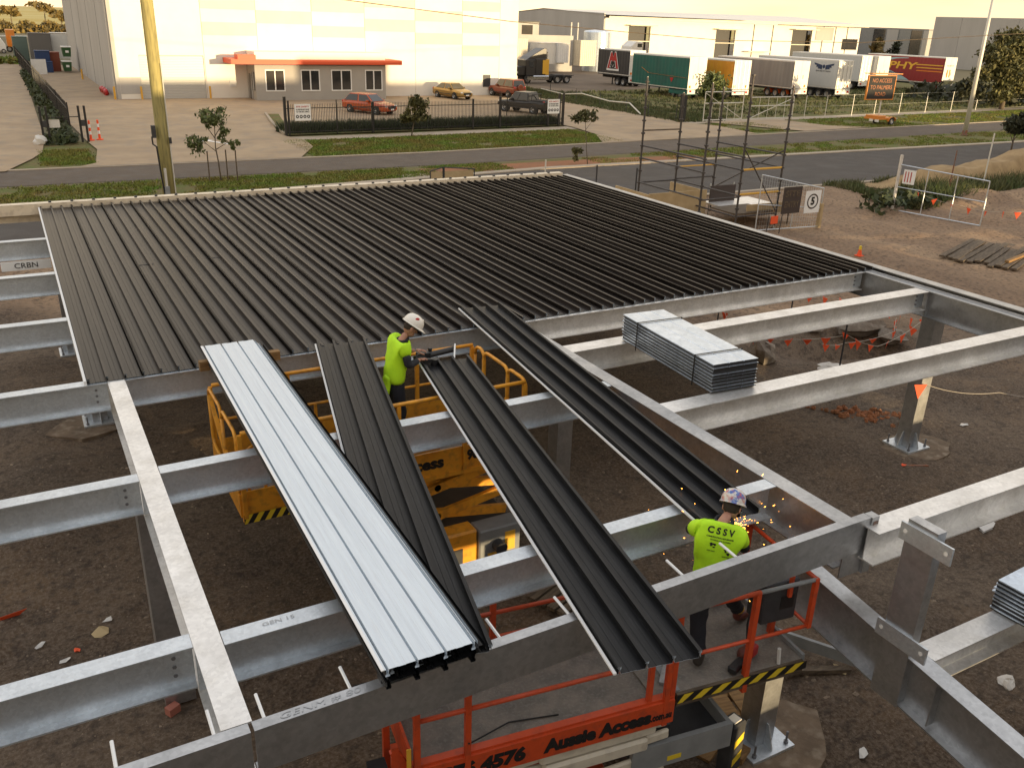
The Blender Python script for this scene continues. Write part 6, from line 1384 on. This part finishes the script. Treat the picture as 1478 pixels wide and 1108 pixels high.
t = thing('plywood_box', 'open plywood box stack beyond the far eave of the roof', 'box', (24.0, 28.8, 0)); MB().box(22.3, 25.3, 28.6, 28.66, .2, 1.25).build('ply_panel', 'ply', t); MB().box(22.3, 22.36, 28.67, 31, .2, 1.2).build('ply_panel', 'ply', t); MB().box(25.24, 25.3, 28.67, 31, .2, 1.2).build('ply_panel', 'ply', t); MB().box(22.3, 25.3, 28.6, 31, 0, .18).build('pallet_base', 'timber_grey', t)
t = thing('shade_panel', 'dark mesh panel standing behind the scaffold', 'screen', (26.4, 28.9, 0)); MB().box(25.75, 27.15, 28.9, 28.94, .62, 1.32).build('mesh_panel', 'sign_back', t)
for x in (25.8, 27.1): MB().cyl((x, 28.97, 0), (x, 28.97, 1.4), .025, n=6).build('post', 'galv', t)
t = thing('site_tray', 'pale plywood tray on trestles at the foot of the scaffold', 'table', (27.2, 27.5, 0)); MB().box(25.6, 28.4, 26.5, 29.4, .58, .64).build('tray_top', 'galv_pale', t); MB().box(25.6, 28.4, 26.45, 26.499, .56, .98).build('tray_side', 'ply', t)
for x in (25.8, 28.2):
    for y in (26.7, 29.2): MB().cyl((x, y, 0), (x, y, .58), .03, n=6).build('leg', 'timber_grey', t)
for x, y, z, l in ((21.3, 31.0, 2.1, 'short dark stake beyond the roof corner, nearer the scaffold'), (20.3, 33.5, 2.0, 'pale stake beside a dark one beyond the roof corner'), (23.3, 30.9, 1.9, 'dark stake under the scaffold ledgers')): tag(MB().cyl((x, y, 0), (x, y, z), .035, n=6).build('star_picket', 'pale_pole' if 'pale' in l else 'dark_grey'), l, 'stake')
# temporary fence panels
def tube_frame(t, corners, mids=(), r=.024, m='galv'):
    c = [Vector(p) for p in corners]
    for p, q in zip(c, c[1:]+c[:1]): MB().cyl(p, q, r, n=6).build('frame_tube', m, t)
    for f in mids: MB().cyl(c[0].lerp(c[1], f), c[3].lerp(c[2], f), r*.8, n=6).build('frame_tube', m, t)
t = thing('temporary_fence', 'temporary fence panel carrying the speed sign beyond the scaffold', 'fence', (27.1, 25.6, 0))
tube_frame(t, [(25.45, 25.7, .12), (28.83, 25.58, .05), (28.83, 25.58, 1.60), (25.45, 25.7, 2.30)], (.55,)); MB().cyl((25.45, 25.7, 1.15), (28.83, 25.58, .80), .02, n=6).build('frame_tube', 'galv', t)
MB().box(28.77, 28.90, 25.5, 25.66, .0, 1.0).build('end_post', 'ply', t)
b = MB()
for i in range(1, 26): x = 25.45+3.38*i/26; k = i/26; b.bar((x, 25.65, .12-.07*k), (x, 25.65, 2.3-.7*k), .004, .004)
for j in range(1, 12): b.bar((25.45, 25.65, .12+2.18*j/12), (28.83, 25.6, .05+1.55*j/12), .004, .004)
tag(b.build('wire_mesh', 'galv', t), kind='stuff')
n_ = thing('notice_sign', 'dark lettered sign hung on the temporary fence', 'sign', (27.1, 25.5, .9)); MB().box(26.55, 27.55, 25.52, 25.54, .72, 1.78).build('sign_board', 'sign_back', n_)
for i, s in enumerate(('SITE', 'ENTRY')): text_mesh(s, .34, 'timber_grey', n_, (27.05, 25.515, 1.5-.42*i), (1, 0, 0), (0, 0, 1), width=.8, bold=.01)
n_ = thing('speed_sign', 'white sign with a black 5 in a dark ring on the temporary fence', 'sign', (28.22, 25.5, .7)); MB().box(27.8, 28.65, 25.515, 25.53, .66, 1.56).build('sign_board', 'sign_white', n_)
b = MB(); vs = [(28.22+rr*math.cos(2*PI*j/28), 25.510, 1.13+rr*math.sin(2*PI*j/28)) for j in range(28) for rr in (.25, .31)]; b.add(vs, [(2*j, 2*j+1, (2*j+3) % 56, (2*j+2) % 56) for j in range(28)]); b.build('ring', 'sign_back', n_); text_mesh('5', .42, 'letter_black', n_, (28.22, 25.509, 1.13), (1, 0, 0), (0, 0, 1), bold=.02)
t = thing('temporary_fence', 'temporary fence panel with orange flags in front of the sand mound', 'fence', (35.4, 25, 0)); A_ = Vector((35.0, 26.9, .06)); B_ = Vector((35.77, 23.03, .05))
tube_frame(t, [tuple(A_), tuple(B_), (35.77, 23.03, 1.92), (35.0, 26.9, 2.08)], (.33, .66), .028, 'galv'); MB().cyl((35, 26.9, 1.1), (35.77, 23.03, 1.05), .022, n=6).build('frame_tube', 'galv', t); MB().tube([(35, 26.93, 0), (35, 26.95, 2.5)], .07, 7).build('end_post', 'galv_pale', t)
n_ = thing('notice_sign', 'white and red notice tied to the left end of the flagged fence', 'sign', (35.1, 26.4, 1.3)); MB().box(0, .55, -.01, .01, 0, .62, Matrix.Rotation(-1.38, 3, 'Z'), Vector((35.06, 26.72, 1.28))).build('sign_board', 'sign_white', n_)
for k in range(3): MB().box(.08+.13*k, .12+.13*k, -.02, -.011, .08, .54, Matrix.Rotation(-1.38, 3, 'Z'), Vector((35.06, 26.72, 1.28))).build('print', 'letter_red', n_)
def flag(p, s, d, lab=None, parent=None, drop=1.0):
    p = Vector(p); d = Vector(d).normalized(); n = Vector((-d.y, d.x, 0))*.004
    b = MB(); q = [p-d*s*.5, p+d*s*.5, p+Vector((0, 0, -s*1.15*drop))+d*s*.1*(1-drop)+n*20*(1-drop)]; b.add(q+[v+n for v in q], [(0, 1, 2), (5, 4, 3), (0, 1, 4, 3), (1, 2, 5, 4), (2, 0, 3, 5)]); return b.build('flag', 'flag_orange', parent)
def bunting(lab, pts, s, gap, seed):
    t = thing('bunting', lab, 'bunting', pts[0]); r = random.Random(seed); b = MB(); path = []
    for a, c in zip(pts, pts[1:]):
        a = Vector(a); c = Vector(c); L = (c-a).length; m = max(2, int(L/.2))
        for i in range(m): u = i/m; path.append(a.lerp(c, u)+Vector((0, 0, -.16*L*.3*4*u*(1-u))))
    path.append(Vector(pts[-1])); b.tube(path, .006, 4); b.build('cord', 'cord', t); acc = gap*.5
    for a, c in zip(path, path[1:]):
        acc += (c-a).length
        if acc > gap: acc = 0; flag(a, s*r.uniform(.8, 1.1), (c-a)+Vector((r.uniform(-.3, .3), r.uniform(-.3, .3), 0)), parent=t, drop=r.uniform(.55, 1))
    return t
SP = [(16.5, 13.3, 1.3, 'black stake with a yellow cap at the near left of the trench'), (19.35, 13.35, 1.15, 'orange tipped black stake at the right of the trench'), (18.2, 16.6, 1.2, 'black stake with a yellow cap behind the trench'), (14.9, 15.2, .9, 'black stake with an orange flag left of the trench'), (16.2, 17.3, 1.0, 'black stake at the far left of the trench')]
for x, y, h, l in SP:
    t = thing('star_picket', l, 'stake', (x, y, 0), 0, 'stakes round the trench'); MB().cyl((x, y, -.1), (x, y, h), .022, n=6).build('stake', 'dark_grey', t)
    MB().cyl((x, y, h), (x, y, h+.07), .045, n=8).build('cap', 'cap_yellow' if 'yellow' in l else ('flag_orange' if 'tipped' in l else 'dark_grey'), t)
bunting('orange flag bunting strung round the trench', [(16.5, 13.3, 1.0), (17.6, 13.2, .55), (19.35, 13.35, .95), (19.9, 15.6, .8), (18.2, 16.6, .95), (16.2, 17.3, .8), (14.9, 15.2, .6), (16.5, 13.3, .95)], .23, .40, 3)
bunting('orange flag bunting draped along the foot of the temporary fence', [(35.3, 26.2, 1.05), (35.6, 24.0, .75), (37.5, 23.2, .5), (40, 22.8, .65), (42.5, 23.5, .4)], .3, .75, 4)
bunting('string of flags running past the right column', [(14.42, 9.70, 1.45), (16.5, 9.4, 1.0), (20, 8.0, .9)], .24, 9, 5)
flag((14.40, 9.70, 1.42), .26, (1, -.4, 0)); tag(COL.objects[-1], 'single orange flag tied to the right column', 'flag')
flag((-1.0, 11.6, .06), .42, (1, .2, 0), drop=.3); tag(COL.objects[-1], 'orange flag lying on the dirt at the left edge', 'flag')
def rock(lab, x, y, s, m='rock', z=0, sd=1):
    random.seed(sd); b = MB(); b.ell((x, y, z+s[2]*.4), s, Matrix.Rotation(sd, 3, 'Z'), 9, 6, .22); tag(b.build('rock', m), lab, 'rock')
rock('broken concrete slab heaped behind the trench', 18.0, 15.95, (.62, .28, .30), 'rock', .2, 2); rock('broken concrete slab at the right of the trench heap', 19.3, 15.1, (.7, .3, .26), 'rock', .12, 3); rock('rounded rubble heap left of the trench', 15.6, 14.9, (.42, .34, .30), 'rock', 0, 4); rock('small rubble lump beyond the trench', 19.7, 14.4, (.4, .3, .2), 'rock', .05, 5)
rock('white broken slab at the near side of the trench', 16.55, 13.62, (.34, .20, .09), 'rubble_white', 0, 6); rock('pale boulder below the right bundle', 9.9, 4.6, (.16, .12, .10), 'rubble_white', 0, 7); rock('grey boulder right of the column pad', 13.3, 10.2, (.14, .1, .07), 'rock', 0, 8)
def scrap(lab, x, y, s, m, rz=0, cat='litter', z=None):
    b = MB(); r = random.Random(int(x*100+y*37)); n = 7; pts = [(math.cos(2*PI*i/n)*s[0]*r.uniform(.55, 1), math.sin(2*PI*i/n)*s[1]*r.uniform(.55, 1)) for i in range(n)]
    R = Matrix.Rotation(rz, 3, 'Z'); h = float(site_height(np.array([[x]]), np.array([[y]]))[0, 0])+.012
    b.add([R @ Vector((p[0], p[1], r.uniform(0, .04)))+Vector((x, y, h)) for p in pts], [tuple(range(n))]); b.add([R @ Vector((p[0]*.95, p[1]*.95, -.02))+Vector((x, y, h)) for p in pts], [tuple(range(n))]); tag(b.build('litter', m), lab, cat)
for a in (('white torn sheet of plastic on the dirt right of the stub post', 13.2, 7.2, (.34, .2), 'paper', .4), ('small white scrap at the left, farthest of four', -.42, 10.33, (.09, .05), 'paper', .3), ('small white scrap nearest the left beam', -.68, 10.83, (.11, .04), 'paper', .8), ('tan crumpled paper beside the litter at the left', .02, 10.7, (.20, .12), 'litter_tan', 1.2),
          ('pale scrap next to the crumpled tan paper', .14, 10.98, (.09, .06), 'paper', 0), ('white square scrap below the crumpled tan paper', -.30, 9.92, (.08, .07), 'paper', .5), ('orange scrap between the white ones at the left', -.28, 10.45, (.05, .08), 'flag_orange', .2), ('pale offcut on the dirt under the right purlin', 16.6, 10.0, (.14, .08), 'paper', 0),
          ('white block fragments near the bottom right', 7.45, 4.72, (.12, .07), 'paper', .6), ('tan scrap right of the front column', 8.2, 5.75, (.07, .14), 'litter_tan', 0), ('pale scrap right of the front column pad', 7.62, 6.3, (.05, .06), 'paper', 0), ('red scrap on the ground before the right column', 13.7, 9.2, (.09, .05), 'flag_orange', 0)): scrap(*a)
tag(MB().box(-.07, .07, -.05, .05, 0, .1, Matrix.Rotation(.5, 3, 'Z'), Vector((.61, 8.81, .02))).build('brick', 'brick_red'), 'half red brick lying beside the first rafter', 'brick')
tag(MB().bar((13.55, 9.35, .04), (14.2, 9.05, .04), .05, .04).build('steel_bar', 'rust'), 'rusty bar lying before the right column', 'bar')
tag(MB().bar((7.6, 6.5, .35), (8.75, 5.35, .08), .05, .16).build('steel_plate', 'grey_paint'), 'grey steel channel sloping to the ground beside the sloping rafter', 'channel')
tag(MB().bar((6.9, 6.15, .22), (8.3, 5.7, .06), .09, .06).build('timber_plank', 'timber_grey'), 'weathered plank lying out from the striped deck', 'timber')
# timber dunnage and pallets
def pallet(lab, x, y, rz, n=6, L=1.2, W=1.1, z=0, m='timber'):
    t = thing('pallet', lab, 'pallet', (x, y, z), rz)
    for i in range(n): o = MB().box(-L/2+i*L/n+.01, -L/2+(i+1)*L/n-.03, -W/2, W/2, .11, .135).build('slat', m, t, world=False)
    for q in (-W/2, -.05, W/2-.1): MB().box(-L/2, L/2, q, q+.1, 0, .109).build('bearer', m, t, world=False)
pallet('tan pallet on the ground under the striped deck', 6.05, 6.0, -.25, 5, 1.2, .8, .18); 
for q, l in (((5.35, 6.2, .07, 5.75, 5.35, .07), 'tan plank beside the orange lift, nearer the marker post'), ((5.6, 6.4, .06, 6.1, 5.2, .06), 'long tan plank under the pallet by the front column')): tag(MB().bar(q[:3], q[3:], .22, .10).build('timber_plank', 'timber'), l, 'timber')
t = thing('pallet', 'round topped timber crate on the dirt under the middle bay', 'crate', (6.05, 8.7, 0), .4)
for i in range(5): MB().box(-.55, .55, -.4+.17*i, -.27+.17*i, .02, .07).build('slat', 'timber_grey', t, world=False)
MB().tube([(-.6, -.5, .05), (-.2, -.62, .07), (.3, -.5, .06), (.65, -.2, .05)], .045, 6).build('rim', 'timber_grey', t, world=False)
def boards():
    t = thing('board_stack', 'flat stack of weathered boards on the access track at the right', 'timber', (31.2, 19.4, 0)); r = random.Random(4); src = None; d = Vector((.93, .36, 0)).normalized()
    for i in range(11):
        c = Vector((31.6+.16*(i-5)*-.36-.04*i, 19.5+.217*(i-5), .06+.02*(i % 3)))
        if src is None: src = MB().box(-2.0, 2.0, -.10, .10, -.03, .03).build('board', 'timber_grey', t, world=False); src.location = c-Vector(t.location); src.rotation_euler = (0, 0, .36)
        else: share('board', src.data, t, c-Vector(t.location)+d*r.uniform(-.25, .25), (0, 0, .36+r.uniform(-.02, .02)))
    MB().bar((30.4, 18.25, .16), (33.0, 18.9, .16), .14, .08).build('board', 'timber', t)
boards()
t = thing('traffic_cone', 'small orange cone with a yellow top beyond the eave channel', 'cone', (26.5, 21.4, 0)); MB().box(26.38, 26.62, 21.28, 21.52, 0, .03).build('base', 'flag_orange', t); MB().lathe([(.09, .031), (.05, .24)], (26.5, 21.4, 0), n=12).build('cone_body', 'flag_orange', t); MB().lathe([(.052, .241), (.042, .37), (.001, .38)], (26.5, 21.4, 0), n=12).build('top', 'cap_yellow', t)
t = thing('barrier', 'small orange barrier frame under the scaffold', 'barrier', (26.0, 25.2, 0)); MB().box(25.75, 26.1, 25.2, 25.24, .45, .75).build('panel', 'flag_orange', t)
for x in (25.6, 26.3): MB().cyl((x, 25.25, 0), (x, 25.2, .8), .02, n=6).build('leg', 'dark_grey', t)
# sand mound and leaning stakes
def mound():
    r = np.random.default_rng(8); nx, ny = 46, 18; xs = np.linspace(39.5, 60, nx); ys = np.linspace(28.6, 32.9, ny); b = MB(); X, Y = np.meshgrid(xs, ys)
    prof = np.clip((X-40.3)/1.0, 0, 1)*(1.15+.12*(X-41)*np.clip((X-44)/8, 0, 1)+.08*np.sin(X*2.1)); acr = np.clip((Y-28.6)/.7, 0, 1)*np.clip((32.9-Y)/2.4, 0, 1); Z = prof*acr+.04*np.sin(X*5+Y*3)*acr
    b.add(np.stack([X, Y, Z], -1).reshape(-1, 3).tolist(), [(j*nx+i, j*nx+i+1, (j+1)*nx+i+1, (j+1)*nx+i) for j in range(ny-1) for i in range(nx-1)]); tag(b.build('sand_mound', 'sand', smooth=True), 'long tan sand mound beside the main road at the right', 'mound')
mound()
for x, y, z, l in ((40.6, 28.2, 2.3, 'leaning rusty stake at the left end of the sand mound'), (42.8, 27.9, 3.1, 'tall pale stake before the middle of the sand mound'), (47.4, 28.0, 3.2, 'tall pale stake before the right part of the sand mound')): tag(MB().cyl((x, y, 0), (x+.15, y+.1, z), .035, n=6).build('stake', 'pale_pole' if 'pale' in l else 'rust'), l, 'stake')
P = area(2200, 38, 54, lambda x: 26.8, lambda x: 29.3, -3, .1, 80); P[:, 2] = rng.uniform(.1, .9, len(P)); blades('tall_weeds', 'weed_blade', P*np.array([1, 1, .3]), .7, n=3, seed=81, wd=.04)
P = area(260, 33.8, 37.5, lambda x: 26.4, lambda x: 28, -3, .0, 83); P[:, 2] = rng.uniform(0, .8, len(P)); cards('thicket', 'dark_plant', P, .2, None, kind='stuff', seed=84)
# small rail fence beyond the roof, drain pit, site light under the canopy
t = thing('pit_barrier', 'dark framed barrier panels on the median beyond the roof edge', 'barrier', (19, 40.9, 0))
for c in ([(18.1, 40.9, .02), (18.8, 40.9, .02), (18.8, 40.9, .66), (18.1, 40.9, .5)], [(18.86, 40.9, .02), (20.55, 40.9, .02), (20.55, 40.9, .5), (18.86, 40.9, .66)]): tube_frame(t, c, (), .03, 'dark_grey')
for x0, x1 in ((18.13, 18.77), (18.9, 20.5)): MB().box(x0, x1, 40.91, 40.92, .06, .46).build('mesh_infill', 'ply', t)
slab('pit_cover', 'concrete_path', [(17.3, 42.2), (18.9, 42.3), (18.8, 43.2), (17.2, 43.1)], .03)
# faint marker writing on the steel
mk('pencil', (.40, .41, .42), rough=.5, metal=.3)
text_mesh('GENM # 801', .075, 'pencil', CAN, (1.29, 4.762, 3.181), (1, 0, .01), (0, 1, 0), width=.62, shear=.2, depth=.0005)
text_mesh('GEN 15', .06, 'pencil', CAN, (1.25, 5.80, RZ+.0005), (1, 0, 0), (0, 1, 0), width=.25, depth=.0005)
text_mesh('JOB 412 A 806', .09, 'pencil', CAN, (8.5, 7.645, 3.02), (1, 0, 0), (0, 0, 1), width=.75, shear=.2, depth=.0005) if False else None
t = thing('beam_label', 'white label board reading CRBN hung below the left purlin', 'label', (-.25, 20.0, 2.7)); MB().box(-.55, .35, 19.9, 19.93, 2.60, 2.78).build('label_board', 'sign_white', t); text_mesh('CRBN', .15, 'letter_black', t, (-.1, 19.895, 2.69), (1, 0, 0), (0, 0, 1), width=.42)

for x0, x1, y in ((1.70, 1.98, 17.15), (2.97, 3.25, 17.2)): tag(MB().box(x0, x1, y, y+.05, RZ+.0145, RZ+.0165).build('scuff_mark', 'letter_black', CAN), None)
def clods(lab, cx, cy, rx, ry, a, n, sd):
    r = random.Random(sd); b = MB()
    for i in range(n):
        u, v = r.gauss(0, .5)*rx, r.gauss(0, .5)*ry; s_ = r.uniform(.02, .085); x = cx+u*math.cos(a)-v*math.sin(a); y = cy+u*math.sin(a)+v*math.cos(a)
        b.ell((x, y, s_*.4), (s_, s_*r.uniform(.7, 1.2), s_*r.uniform(.7, 1.2)), Matrix.Rotation(r.uniform(0, 3), 3, 'Z'), 6, 4, .25)
    tag(b.build('soil_clods', 'soil_red'), lab, 'soil', None, 'stuff')
clods('loose orange soil clods before the right column', 14.9, 11.3, .75, .28, -.9, 75, 1); clods('orange soil clods beyond the right column', 15.6, 10.9, .5, .2, -.6, 50, 2)

bunting('second line of orange flags sagging into the trench', [(16.6, 14.0, .5), (17.8, 14.3, .25), (19.2, 14.0, .45), (20.4, 14.9, .4)], .22, .45, 8)
